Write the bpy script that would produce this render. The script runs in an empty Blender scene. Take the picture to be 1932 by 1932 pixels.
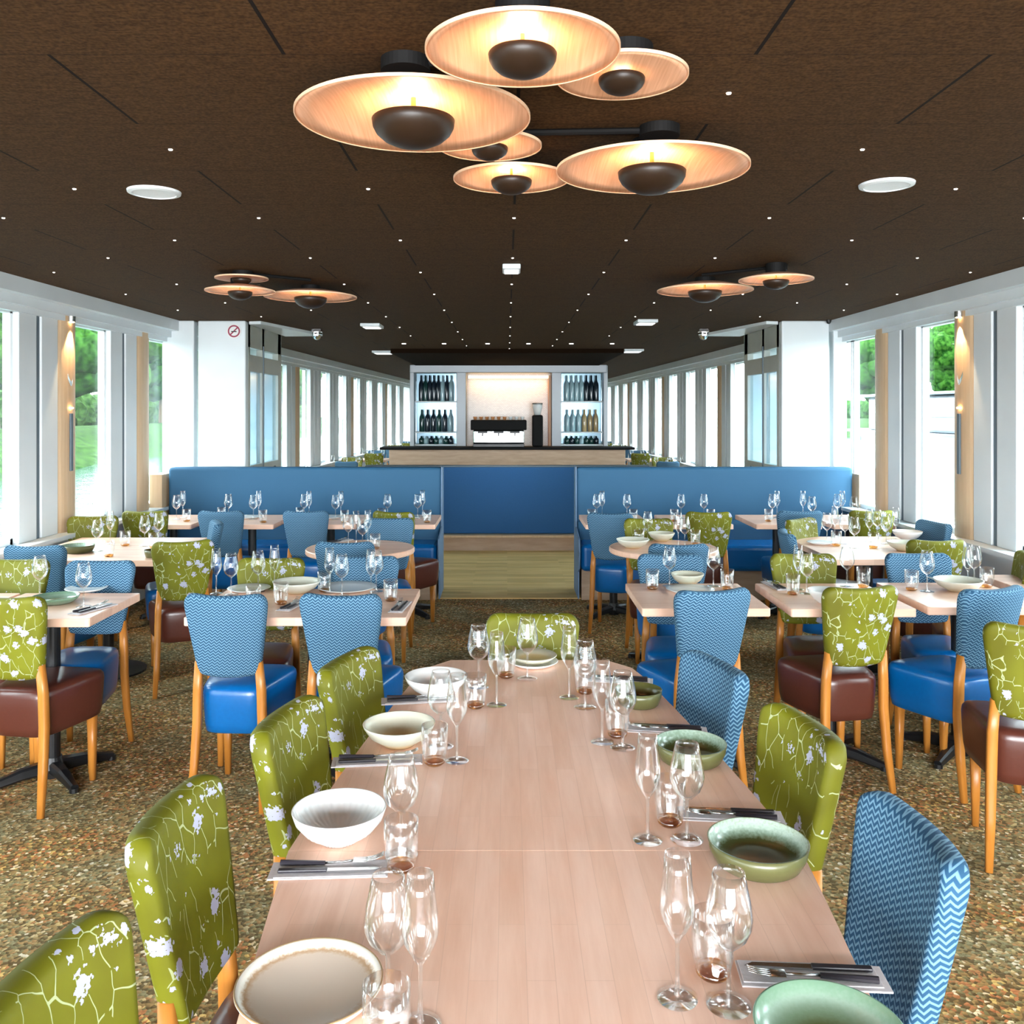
import bpy, bmesh, math, random
from mathutils import Vector, Matrix
random.seed(7)
SC = bpy.context.scene
COL = SC.collection
PI = math.pi
# ------------------------------------------------------------------ camera, world, light, exposure
F, CX, CY, H = 1700.0, 957.0, 775.0, 1.68          # focal (px of a 1932 frame), axis pixel, eye height
CEIL, TBL = 2.53, 0.78                             # ceiling and table-top heights
WL, WR = -3.25, 3.2                                # side walls
cd = bpy.data.cameras.new('camera'); cam = bpy.data.objects.new('camera', cd); COL.objects.link(cam)
cd.sensor_width = 36; cd.lens = F/1932*36
cd.shift_x = (966-CX)/1932; cd.shift_y = -(966-CY)/1932
cd.clip_start = 0.05; cd.clip_end = 500
cam.location = (0, 0, H); cam.rotation_euler = (PI/2, 0, 0)
SC.camera = cam
SC.view_settings.view_transform = 'Standard'; SC.view_settings.look = 'None'
SC.view_settings.gamma = 1; SC.view_settings.use_curve_mapping = False
SC.view_settings.exposure = 3.05
SC.cycles.use_denoising = True
SC.cycles.max_bounces = 12; SC.cycles.transparent_max_bounces = 24
SC.cycles.diffuse_bounces = 6; SC.cycles.glossy_bounces = 4
SC.cycles.caustics_reflective = False; SC.cycles.caustics_refractive = False
SC.cycles.sample_clamp_indirect = 8
W = bpy.data.worlds.new('sky'); SC.world = W; W.use_nodes = True
wn = W.node_tree.nodes; wl = W.node_tree.links
bg = wn['Background']
tc = wn.new('ShaderNodeTexCoord'); sp = wn.new('ShaderNodeSeparateXYZ'); cr = wn.new('ShaderNodeValToRGB')
wl.new(tc.outputs['Generated'], sp.inputs[0]); wl.new(sp.outputs['Z'], cr.inputs[0]); wl.new(cr.outputs[0], bg.inputs[0])
cr.color_ramp.elements[0].position = 0.0; cr.color_ramp.elements[0].color = (.88, .94, 1, 1)
cr.color_ramp.elements[1].position = 0.8; cr.color_ramp.elements[1].color = (.82, .92, 1, 1)
bg.inputs[1].default_value = 2.7
def portal(name, loc, rot, sx, sy):
    l = bpy.data.lights.new(name, 'AREA'); l.shape = 'RECTANGLE'; l.size = sx; l.size_y = sy
    l.cycles.is_portal = True
    o = bpy.data.objects.new(name, l); COL.objects.link(o); o.location = loc; o.rotation_euler = rot
    return o
portal('portal_left', (WL-.12, 9, 1.6), (0, -PI/2, 0), 1.7, 26)
portal('portal_right', (WR+.12, 9, 1.6), (0, PI/2, 0), 1.7, 26)
portal('portal_back', (0, -4.1, 1.3), (PI/2, 0, 0), 6, 2.4)
def sunlight():
    l = bpy.data.lights.new('sun', 'SUN'); l.energy = .5; l.angle = math.radians(20); l.color = (1, .97, .93)
    o = bpy.data.objects.new('sun', l); COL.objects.link(o); o.location = (-20, -10, 30)
    o.rotation_euler = (math.radians(50), 0, math.radians(-35))
sunlight()
bl = bpy.data.lights.new('stern_fill_lamp', 'AREA'); bl.shape = 'RECTANGLE'; bl.size = 5.2; bl.size_y = 2.1; bl.energy = 100; bl.color = (.95, .98, 1)  # added fill lamp inside the open stern, lifts the room's exposure
blo = bpy.data.objects.new('stern_fill_lamp', bl); COL.objects.link(blo); blo.location = (0, -3.9, 1.35); blo.rotation_euler = (PI/2, 0, 0)

# ------------------------------------------------------------------ pixel -> place
def P(px, py, z):
    d = F*(H-z)/(py-CY)
    return ((px-CX)/F*d, d)
def XA(px, d): return (px-CX)/F*d

# ------------------------------------------------------------------ materials
def newmat(name):
    m = bpy.data.materials.new(name); m.use_nodes = True
    return m, m.node_tree.nodes, m.node_tree.links, m.node_tree.nodes['Principled BSDF']
def plain(name, c, r=.6, metal=0, spec=.5, bump=0, bscale=200):
    m, n, l, b = newmat(name)
    b.inputs['Base Color'].default_value = (*c, 1); b.inputs['Roughness'].default_value = r
    b.inputs['Metallic'].default_value = metal; b.inputs['Specular IOR Level'].default_value = spec
    t = n.new('ShaderNodeTexCoord'); nz = n.new('ShaderNodeTexNoise'); nz.inputs['Scale'].default_value = bscale
    l.new(t.outputs['Object'], nz.inputs['Vector'])
    mx = n.new('ShaderNodeMixRGB'); mx.blend_type = 'MULTIPLY'; mx.inputs[0].default_value = .18
    mx.inputs[1].default_value = (*c, 1); l.new(nz.outputs['Fac'], mx.inputs[2]); l.new(mx.outputs[0], b.inputs['Base Color'])
    if bump:
        bp = n.new('ShaderNodeBump'); bp.inputs['Strength'].default_value = bump; bp.inputs['Distance'].default_value = .002
        l.new(nz.outputs['Fac'], bp.inputs['Height']); l.new(bp.outputs[0], b.inputs['Normal'])
    return m
def M(n, op, a, b=None, c=None):
    q = n.new('ShaderNodeMath'); q.operation = op
    tree = n.id_data
    for i, v in enumerate((a, b, c)):
        if v is None: continue
        if isinstance(v, (int, float)): q.inputs[i].default_value = v
        else: tree.links.new(v, q.inputs[i])
    return q.outputs[0]
def ramp(n, l, src, stops, interp='LINEAR'):
    r = n.new('ShaderNodeValToRGB'); r.color_ramp.interpolation = interp
    e = r.color_ramp.elements
    while len(e) < len(stops): e.new(.5)
    for i, (p, c) in enumerate(stops):
        e[i].position = p; e[i].color = (*c, 1) if len(c) == 3 else c
    l.new(src, r.inputs[0]); return r.outputs[0]
def wood(name, c1, c2, scale=(2, 25, 25), r=.45, planks=None, spec=.4):
    m, n, l, b = newmat(name)
    t = n.new('ShaderNodeTexCoord'); mp = n.new('ShaderNodeMapping'); mp.inputs['Scale'].default_value = scale
    l.new(t.outputs['Object'], mp.inputs[0])
    nz = n.new('ShaderNodeTexNoise'); nz.inputs['Scale'].default_value = 1.0; nz.inputs['Detail'].default_value = 6; nz.inputs['Roughness'].default_value = .6
    l.new(mp.outputs[0], nz.inputs['Vector'])
    col = ramp(n, l, nz.outputs['Fac'], [(.3, c1), (.7, c2)])
    if planks:
        bw, bh, rot, k = planks
        m2 = n.new('ShaderNodeMapping'); m2.inputs['Rotation'].default_value = rot; l.new(t.outputs['Object'], m2.inputs[0])
        bt = n.new('ShaderNodeTexBrick'); bt.inputs['Scale'].default_value = 1; bt.inputs['Brick Width'].default_value = bw; bt.inputs['Row Height'].default_value = bh
        bt.inputs['Mortar Size'].default_value = .0006; bt.inputs['Color1'].default_value = (1, 1, 1, 1); bt.inputs['Color2'].default_value = (k, k*.95, k*.9, 1); bt.inputs['Mortar'].default_value = (.86, .83, .80, 1)
        bt.offset = .37; bt.inputs['Bias'].default_value = -.1
        l.new(m2.outputs[0], bt.inputs['Vector'])
        mx = n.new('ShaderNodeMixRGB'); mx.blend_type = 'MULTIPLY'; mx.inputs[0].default_value = 1
        l.new(col, mx.inputs[1]); l.new(bt.outputs['Color'], mx.inputs[2]); col = mx.outputs[0]
    l.new(col, b.inputs['Base Color']); b.inputs['Roughness'].default_value = r; b.inputs['Specular IOR Level'].default_value = spec
    return m
m_white = plain('white_paint', (.68, .725, .75), .45, bscale=3)
m_frame = plain('window_frame_white', (.80, .84, .86), .35, bscale=3)
m_greyframe = plain('door_frame_grey', (.40, .42, .39), .4, bscale=6)
m_slot = plain('grey_seal', (.10, .14, .17), .5)
m_black = plain('black_metal', (.006, .0065, .008), .35, spec=.6)
m_dark = plain('dark_metal', (.004, .0035, .0035), .7, spec=.2)
m_beech = wood('beech_top', (.80, .50, .375), (.92, .64, .515), (30, 2.5, 30), .34, (.42, .046, (0, 0, PI/2), .93))
m_beechx = wood('beech_top_cross', (.82, .50, .36), (.92, .62, .48), (2.5, 30, 30), .34, (.42, .05, (0, 0, 0), .86))
m_leg = wood('chair_leg_wood', (.38, .135, .02), (.50, .20, .036), (40, 40, 4), .35)
m_oak = wood('pillar_oak', (.50, .34, .20), (.58, .41, .26), (30, 30, 2), .5)
m_floorwood = wood('oak_floor', (.68, .43, .15), (.84, .60, .27), (3, 30, 30), .6, (.9, .075, (0, 0, 0), .75), .15)
m_barwood = wood('bar_wood', (.40, .26, .17), (.52, .36, .25), (3, 20, 20), .45)
m_plinth = wood('plinth_wood', (.40, .27, .18), (.52, .37, .26), (3, 20, 20), .5)
m_blueleather = plain('blue_leather', (.0, .115, .37), .28, spec=.55, bump=.15, bscale=60)
m_brownleather = plain('brown_leather', (.085, .022, .014), .30, spec=.55, bump=.15, bscale=60)
m_banq = plain('banquette_blue', (.018, .10, .20), .7, bump=.6, bscale=300)
m_bluecarpet = plain('blue_partition_cloth', (.022, .105, .27), .9, bump=.4, bscale=150)
m_steel = plain('steel', (.6, .6, .6), .22, metal=1)
m_brushed = plain('brushed_frame', (.34, .36, .38), .5, metal=.7)
m_chrome = plain('chrome', (.85, .87, .9), .12, metal=1)
m_napkin = plain('napkin_cloth', (.62, .58, .60), .9, bump=.4, bscale=120)
m_knife = plain('black_handle', (.025, .022, .03), .35)
m_grille = plain('grille_grey', (.72, .76, .8), .4)
m_rubber = plain('black_plastic', (.01, .01, .01), .4)

def emis(name, c, s):
    m, n, l, b = newmat(name)
    b.inputs['Base Color'].default_value = (*c, 1)
    b.inputs['Emission Color'].default_value = (*c, 1); b.inputs['Emission Strength'].default_value = s
    return m
m_star = emis('star_light', (1, .97, .9), 1.2)
m_bulb = emis('warm_bulb', (1, .62, .28), 3.5)
m_strip = emis('warm_strip', (1, .66, .32), .5)
m_panelglow = emis('white_panel_glow', (.95, .98, 1), .15)

def glass(name, tint=(1, 1, 1), ior=1.45, k=1.0, add=.02, rough=.02, gl=(1, 1, 1)):
    m, n, l, b = newmat(name); n.remove(b)
    out = n['Material Output']
    tr = n.new('ShaderNodeBsdfTransparent'); tr.inputs[0].default_value = (*tint, 1)
    g = n.new('ShaderNodeBsdfGlossy'); g.inputs[0].default_value = (*gl, 1); g.inputs['Roughness'].default_value = rough
    fr = n.new('ShaderNodeLayerWeight'); fr.inputs['Blend'].default_value = .5
    f = M(n, 'MINIMUM', M(n, 'ADD', M(n, 'MULTIPLY', M(n, 'POWER', fr.outputs['Facing'], ior), k), add), 1.0)
    mx = n.new('ShaderNodeMixShader'); l.new(f, mx.inputs[0]); l.new(tr.outputs[0], mx.inputs[1]); l.new(g.outputs[0], mx.inputs[2])
    l.new(mx.outputs[0], out.inputs[0]); return m
m_glass = glass('drinking_glass', (.985, .99, .99), 2.4, .9, .03, .03)
m_tumbler = glass('tumbler_glass', (.97, .975, .975), 2.6, .8, .06, .06)
m_stem = glass('glass_stem', (.93, .95, .95), 1.6, .7, .10, .05)
m_amber_reflection = glass('tumbler_thick_base', (.78, .52, .24), 3.0, .6, .08, .1)  # amber reflections at the tumbler base are put into the glass tint
m_pane = glass('window_pane', (.93, .985, .975), 5.0, .35, .02)

# carpet
def mk_carpet():
    m, n, l, b = newmat('speckled_carpet')
    t = n.new('ShaderNodeTexCoord')
    v = n.new('ShaderNodeTexVoronoi'); v.inputs['Scale'].default_value = 85; l.new(t.outputs['Object'], v.inputs['Vector'])
    s = n.new('ShaderNodeSeparateColor'); l.new(v.outputs['Color'], s.inputs[0])
    big = n.new('ShaderNodeTexNoise'); big.inputs['Scale'].default_value = 2.2; big.inputs['Detail'].default_value = 3; l.new(t.outputs['Object'], big.inputs['Vector'])
    c1 = ramp(n, l, s.outputs[0], [(0, (.13, .078, .03)), (.30, (.30, .17, .06)), (.5, (.20, .15, .06)), (.60, (.44, .16, .06)), (.76, (.24, .19, .085)), (.85, (.60, .38, .12)), (.94, (.75, .56, .34))], 'CONSTANT')
    c2 = ramp(n, l, s.outputs[0], [(0, (.13, .095, .045)), (.30, (.28, .20, .09)), (.5, (.20, .17, .085)), (.66, (.34, .21, .09)), (.76, (.25, .22, .12)), (.88, (.46, .36, .20)), (.96, (.60, .52, .38))], 'CONSTANT')
    f = ramp(n, l, big.outputs['Fac'], [(.40, (0, 0, 0)), (.60, (1, 1, 1))])
    mx = n.new('ShaderNodeMixRGB'); l.new(f, mx.inputs[0]); l.new(c1, mx.inputs[1]); l.new(c2, mx.inputs[2])
    l.new(mx.outputs[0], b.inputs['Base Color']); b.inputs['Roughness'].default_value = .95; b.inputs['Specular IOR Level'].default_value = .1
    bp = n.new('ShaderNodeBump'); bp.inputs['Strength'].default_value = .5; bp.inputs['Distance'].default_value = .004
    l.new(v.outputs['Distance'], bp.inputs['Height']); l.new(bp.outputs[0], b.inputs['Normal'])
    return m
m_carpet = mk_carpet()

# ceiling: brown fibre board laid in staggered tiles, one joint direction open, the other faint
def mk_ceiling():
    m, n, l, b = newmat('brown_fibre_ceiling')
    t = n.new('ShaderNodeTexCoord'); s = n.new('ShaderNodeSeparateXYZ'); l.new(t.outputs['Object'], s.inputs[0])
    v = M(n, 'DIVIDE', M(n, 'SUBTRACT', s.outputs['Y'], 2.15), .52)
    row = M(n, 'FLOOR', v); fv = M(n, 'FRACT', v)
    par = M(n, 'MULTIPLY', M(n, 'FRACT', M(n, 'MULTIPLY', row, .5)), 1.0)      # 0 or .5
    u = M(n, 'FRACT', M(n, 'ADD', M(n, 'DIVIDE', M(n, 'SUBTRACT', s.outputs['X'], .03), 1.125), M(n, 'ADD', par, 50)))
    du = M(n, 'MINIMUM', u, M(n, 'SUBTRACT', 1, u)); dv = M(n, 'MINIMUM', fv, M(n, 'SUBTRACT', 1, fv))
    gu = M(n, 'LESS_THAN', du, .0042); gv = M(n, 'MULTIPLY', M(n, 'LESS_THAN', dv, .008), .35)
    g = M(n, 'MAXIMUM', gu, gv)
    nz = n.new('ShaderNodeTexNoise'); nz.inputs['Scale'].default_value = 110; nz.inputs['Detail'].default_value = 4; l.new(t.outputs['Object'], nz.inputs['Vector'])
    mp = n.new('ShaderNodeMapping'); mp.inputs['Scale'].default_value = (25, 240, 1); l.new(t.outputs['Object'], mp.inputs[0])
    n2 = n.new('ShaderNodeTexNoise'); n2.inputs['Scale'].default_value = 1; l.new(mp.outputs[0], n2.inputs['Vector'])
    f = M(n, 'ADD', M(n, 'MULTIPLY', nz.outputs['Fac'], .6), M(n, 'MULTIPLY', n2.outputs['Fac'], .4))
    c = ramp(n, l, f, [(.38, (.028, .012, .0032)), (.62, (.076, .037, .012))])
    mx = n.new('ShaderNodeMixRGB'); l.new(g, mx.inputs[0]); l.new(c, mx.inputs[1]); mx.inputs[2].default_value = (.006, .003, .002, 1)
    l.new(mx.outputs[0], b.inputs['Base Color']); b.inputs['Roughness'].default_value = .9; b.inputs['Specular IOR Level'].default_value = .15
    return m
m_ceil = mk_ceiling()

# blue zigzag weave and green branch-and-blossom print
def mk_zig():
    m, n, l, b = newmat('blue_zigzag_fabric')
    t = n.new('ShaderNodeTexCoord'); s = n.new('ShaderNodeSeparateXYZ'); l.new(t.outputs['Object'], s.inputs[0])
    xx = M(n, 'ADD', s.outputs['X'], M(n, 'MULTIPLY', s.outputs['Y'], .8))
    tri = M(n, 'PINGPONG', M(n, 'ADD', xx, 5), .0105)
    ph = M(n, 'FRACT', M(n, 'DIVIDE', M(n, 'ADD', M(n, 'MULTIPLY', tri, 1.0), s.outputs['Z']), .0130))
    c = ramp(n, l, ph, [(.0, (.018, .066, .130)), (.42, (.018, .066, .130)), (.52, (.135, .255, .355)), (.80, (.135, .255, .355)), (.95, (.018, .066, .130))])
    l.new(c, b.inputs['Base Color']); b.inputs['Roughness'].default_value = .75; b.inputs['Specular IOR Level'].default_value = .2
    return m
m_zig = mk_zig()
def mk_green():
    m, n, l, b = newmat('green_blossom_fabric')
    t = n.new('ShaderNodeTexCoord')
    nz = n.new('ShaderNodeTexNoise'); nz.inputs['Scale'].default_value = 9; nz.inputs['Detail'].default_value = 2; l.new(t.outputs['Object'], nz.inputs['Vector'])
    sc = n.new('ShaderNodeVectorMath'); sc.operation = 'SCALE'; sc.inputs['Scale'].default_value = .055; l.new(nz.outputs['Color'], sc.inputs[0])
    ad = n.new('ShaderNodeVectorMath'); ad.operation = 'ADD'; l.new(t.outputs['Object'], ad.inputs[0]); l.new(sc.outputs[0], ad.inputs[1])
    mp = n.new('ShaderNodeMapping'); mp.inputs['Rotation'].default_value = (0, .6, 0); mp.inputs['Scale'].default_value = (24, 18, 10); l.new(ad.outputs[0], mp.inputs[0])
    v = n.new('ShaderNodeTexVoronoi'); v.feature = 'DISTANCE_TO_EDGE'; v.inputs['Scale'].default_value = 1; l.new(mp.outputs[0], v.inputs['Vector'])
    line = M(n, 'LESS_THAN', v.outputs['Distance'], .015)
    gate = n.new('ShaderNodeTexNoise'); gate.inputs['Scale'].default_value = 14; l.new(t.outputs['Object'], gate.inputs['Vector'])
    line = M(n, 'MULTIPLY', line, M(n, 'GREATER_THAN', gate.outputs['Fac'], .47))
    v2 = n.new('ShaderNodeTexVoronoi'); v2.inputs['Scale'].default_value = 16; l.new(ad.outputs[0], v2.inputs['Vector'])
    n3 = n.new('ShaderNodeTexNoise'); n3.inputs['Scale'].default_value = 110; l.new(t.outputs['Object'], n3.inputs['Vector'])
    sp = n.new('ShaderNodeSeparateColor'); l.new(v2.outputs['Color'], sp.inputs[0])
    dd = M(n, 'ADD', v2.outputs['Distance'], M(n, 'MULTIPLY', M(n, 'SUBTRACT', n3.outputs['Fac'], .5), .55))
    bl = M(n, 'MULTIPLY', M(n, 'LESS_THAN', dd, .28), M(n, 'GREATER_THAN', sp.outputs[0], .22))
    v4 = n.new('ShaderNodeTexVoronoi'); v4.inputs['Scale'].default_value = 42; l.new(ad.outputs[0], v4.inputs['Vector'])
    s4 = n.new('ShaderNodeSeparateColor'); l.new(v4.outputs['Color'], s4.inputs[0])
    sm = M(n, 'MULTIPLY', M(n, 'LESS_THAN', M(n, 'ADD', v4.outputs['Distance'], M(n, 'MULTIPLY', M(n, 'SUBTRACT', n3.outputs['Fac'], .5), .9)), .24), M(n, 'GREATER_THAN', s4.outputs[0], .86))
    bl = M(n, 'MAXIMUM', bl, sm)
    w = n.new('ShaderNodeTexNoise'); w.inputs['Scale'].default_value = 5; l.new(t.outputs['Object'], w.inputs['Vector'])
    base = ramp(n, l, w.outputs['Fac'], [(.35, (.095, .090, .002)), (.65, (.155, .160, .006))])
    a = n.new('ShaderNodeMixRGB'); l.new(line, a.inputs[0]); l.new(base, a.inputs[1]); a.inputs[2].default_value = (.34, .38, .20, 1)
    c = n.new('ShaderNodeMixRGB'); l.new(bl, c.inputs[0]); l.new(a.outputs[0], c.inputs[1]); c.inputs[2].default_value = (.36, .37, .47, 1)
    l.new(c.outputs[0], b.inputs['Base Color']); b.inputs['Roughness'].default_value = .6; b.inputs['Specular IOR Level'].default_value = .3
    return m
m_green = mk_green()

def glaze(name, stops, r=.2, noise=.012):
    """glaze whose colour changes with distance from the pot's axis"""
    m, n, l, b = newmat(name)
    t = n.new('ShaderNodeTexCoord'); s = n.new('ShaderNodeSeparateXYZ'); l.new(t.outputs['Object'], s.inputs[0])
    nz = n.new('ShaderNodeTexNoise'); nz.inputs['Scale'].default_value = 160; l.new(t.outputs['Object'], nz.inputs['Vector'])
    rr = M(n, 'SQRT', M(n, 'ADD', M(n, 'MULTIPLY', s.outputs['X'], s.outputs['X']), M(n, 'MULTIPLY', s.outputs['Y'], s.outputs['Y'])))
    f = M(n, 'MULTIPLY', M(n, 'ADD', rr, M(n, 'MULTIPLY', M(n, 'SUBTRACT', nz.outputs['Fac'], .5), noise)), 8)
    c = ramp(n, l, f, stops); l.new(c, b.inputs['Base Color']); b.inputs['Roughness'].default_value = r
    return m
m_gbowl = glaze('green_glaze', [(.0, (.10, .045, .008)), (.44, (.085, .06, .012)), (.60, (.075, .09, .03)), (.68, (.24, .33, .25)), (.74, (.42, .52, .44)), (.80, (.20, .24, .11))])
m_gbowl_out = plain('green_glaze_outside', (.11, .11, .04), .3)
m_mint = glaze('mint_glaze', [(.0, (.06, .07, .02)), (.30, (.09, .11, .04)), (.52, (.17, .25, .16)), (.70, (.27, .37, .29)), (.8, (.18, .30, .2))])
m_sand = glaze('sand_glaze', [(.0, (.62, .52, .43)), (.70, (.60, .50, .41)), (.78, (.48, .32, .19)), (.83, (.74, .70, .62)), (1, (.80, .79, .74))], .25)
m_cream = glaze('cream_glaze', [(.0, (.46, .30, .13)), (.36, (.56, .42, .22)), (.56, (.56, .54, .42)), (.9, (.66, .66, .58))], .3)
m_china = plain('white_china', (.80, .80, .79), .18, bscale=4)

# ------------------------------------------------------------------ mesh helpers
def box(bm, c, s, bev=0, rot=None, seg=2):
    r = bmesh.ops.create_cube(bm, size=1)
    vs = r['verts']; bmesh.ops.scale(bm, vec=s, verts=vs)
    if bev:
        es = list({e for v in vs for e in v.link_edges})
        q = bmesh.ops.bevel(bm, geom=es, offset=bev, segments=seg, profile=.5, affect='EDGES')
        vs = list({v for f in q['faces'] for v in f.verts} | {v for v in vs if v.is_valid})
    if rot: bmesh.ops.rotate(bm, cent=(0, 0, 0), matrix=Matrix.Rotation(rot, 3, 'Z'), verts=vs)
    bmesh.ops.translate(bm, vec=c, verts=vs)
    return vs
def lathe(bm, prof, seg=32, fn=None):
    rings = []
    for r, z in prof:
        if r < 1e-6: rings.append([bm.verts.new((0, 0, z))])
        else:
            rg = []
            for i in range(seg):
                a = 2*PI*i/seg; k = fn(a, r, z) if fn else 1
                rg.append(bm.verts.new((r*k*math.cos(a), r*k*math.sin(a), z)))
            rings.append(rg)
    for A, B in zip(rings, rings[1:]):
        for i in range(seg):
            j = (i+1) % seg
            if len(A) == 1 and len(B) == 1: continue
            if len(A) == 1: bm.faces.new((A[0], B[j], B[i]))
            elif len(B) == 1: bm.faces.new((A[i], A[j], B[0]))
            else: bm.faces.new((A[i], A[j], B[j], B[i]))
def tube(bm, pts, rad, seg=8, cap=True, square=False):
    pts = [Vector(p) for p in pts]; rings = []
    for i, p in enumerate(pts):
        d = (pts[min(i+1, len(pts)-1)]-pts[max(i-1, 0)]).normalized()
        up = Vector((0, 1, 0)) if abs(d.y) < .9 else Vector((1, 0, 0))
        a = d.cross(up).normalized(); b = d.cross(a).normalized()
        r = rad[i] if isinstance(rad, (list, tuple)) else rad
        rg = []
        for k in range(seg):
            t = 2*PI*(k+.5)/seg
            cx, sx = math.cos(t), math.sin(t)
            if square:
                q = .55; cx = math.copysign(abs(cx)**q, cx); sx = math.copysign(abs(sx)**q, sx)
            rg.append(bm.verts.new(p+a*r*cx+b*r*sx))
        rings.append(rg)
    for A, B in zip(rings, rings[1:]):
        for k in range(seg): bm.faces.new((A[k], A[(k+1) % seg], B[(k+1) % seg], B[k]))
    if cap:
        bm.faces.new(rings[0][::-1]); bm.faces.new(rings[-1])
def prism(bm, poly, z0, z1, bev=0):
    a = [bm.verts.new((x, y, z0)) for x, y in poly]; b = [bm.verts.new((x, y, z1)) for x, y in poly]
    n = len(poly); fs = [bm.faces.new(a[::-1]), bm.faces.new(b)]
    for i in range(n): fs.append(bm.faces.new((a[i], a[(i+1) % n], b[(i+1) % n], b[i])))
    if bev:
        es = list(fs[1].edges)+list(fs[0].edges)
        bmesh.ops.bevel(bm, geom=es, offset=bev, segments=2, profile=.5, affect='EDGES')
def mesh(name, fn, mat, smooth=False, sub=0):
    bm = bmesh.new(); fn(bm)
    bmesh.ops.recalc_face_normals(bm, faces=bm.faces)
    me = bpy.data.meshes.new(name); bm.to_mesh(me); bm.free()
    if isinstance(mat, (list, tuple)):
        for q in mat: me.materials.append(q)
    else: me.materials.append(mat)
    if smooth:
        for p in me.polygons: p.use_smooth = True
        if smooth == 'auto': me.shade_smooth() if False else None
    if sub:
        o = bpy.data.objects.new('tmp', me); COL.objects.link(o)
        md = o.modifiers.new('s', 'SUBSURF'); md.levels = sub; md.render_levels = sub
        dg = bpy.context.evaluated_depsgraph_get(); dg.update()
        me2 = bpy.data.meshes.new_from_object(o.evaluated_get(dg)); me2.name = name
        bpy.data.objects.remove(o)
        for p in me2.polygons: p.use_smooth = True
        me = me2
    return me
def obj(name, fn, mat, parent=None, smooth=False, sub=0, loc=(0, 0, 0), rz=0):
    me = fn if isinstance(fn, bpy.types.Mesh) else mesh(name, fn, mat, smooth, sub)
    o = bpy.data.objects.new(name, me); COL.objects.link(o)
    if parent: o.parent = parent
    o.location = loc; o.rotation_euler = (0, 0, rz)
    return o
def tag(o, label, cat, group=None, kind=None):
    o['label'] = label; o['category'] = cat
    if group: o['group'] = group
    if kind: o['kind'] = kind
    return o
def thing(name, label, cat, loc=(0, 0, 0), rz=0, group=None):
    o = bpy.data.objects.new(name, None); COL.objects.link(o); o.empty_display_size = .1
    o.location = loc; o.rotation_euler = (0, 0, rz)
    return tag(o, label, cat, group)
def struct(name, fn, mat, smooth=False, parent=None, loc=(0, 0, 0)):
    o = obj(name, fn, mat, parent, smooth, loc=loc)
    if not parent: o['kind'] = 'structure'
    return o
def dup(root, loc, rz, label, group=None):
    r = root.copy(); COL.objects.link(r); r.location = loc; r.rotation_euler = (0, 0, rz)
    r['label'] = label
    if group: r['group'] = group
    for ch in list(root.children):
        c = ch.copy(); COL.objects.link(c); c.parent = r
        for g in list(ch.children):
            d = g.copy(); COL.objects.link(d); d.parent = c
    return r
def wall_box(name, lo, hi, mat, parent=None):
    c = [(a+b)/2 for a, b in zip(lo, hi)]; s = [b-a for a, b in zip(lo, hi)]
    return struct(name, lambda bm: box(bm, c, s), mat, parent=parent)

# ------------------------------------------------------------------ the room shell
Y0, Y1 = -4.0, 26.0
def wx(side, y):                     # side walls close in a little towards the bow
    base = WL if side < 0 else WR
    return base + (-side)*max(0, y-10)/16*.42
wall_box('floor', (WL-.3, Y0, -.1), (WR+.3, Y1, 0), m_carpet)
struct('trim_1', lambda bm: box(bm, ((WL+WR)/2, 9.42, .004), (WR-WL-.1, 2.75, .008)), m_floorwood)
ceil = struct('ceiling', lambda bm: box(bm, ((WL+WR)/2, 11, CEIL+.05), (WR-WL+.8, 31, .1)), m_ceil)
wall_box('wall_far', (-3.0, Y1, 0), (3.0, Y1+.1, CEIL), m_white)
def backwall(bm):
    box(bm, (-3.0, Y0-.05, CEIL/2), (.6, .1, CEIL)); box(bm, (3.0, Y0-.05, CEIL/2), (.6, .1, CEIL))
    box(bm, (0, Y0-.05, .1), (5.4, .1, .2)); box(bm, (0, Y0-.05, 2.47), (5.4, .1, .12)); box(bm, (0, Y0-.05, 1.3), (.15, .1, 2.3))
struct('wall_back', backwall, m_white)
SILL, WTOP, PER = .80, 2.36, 1.375
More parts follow.
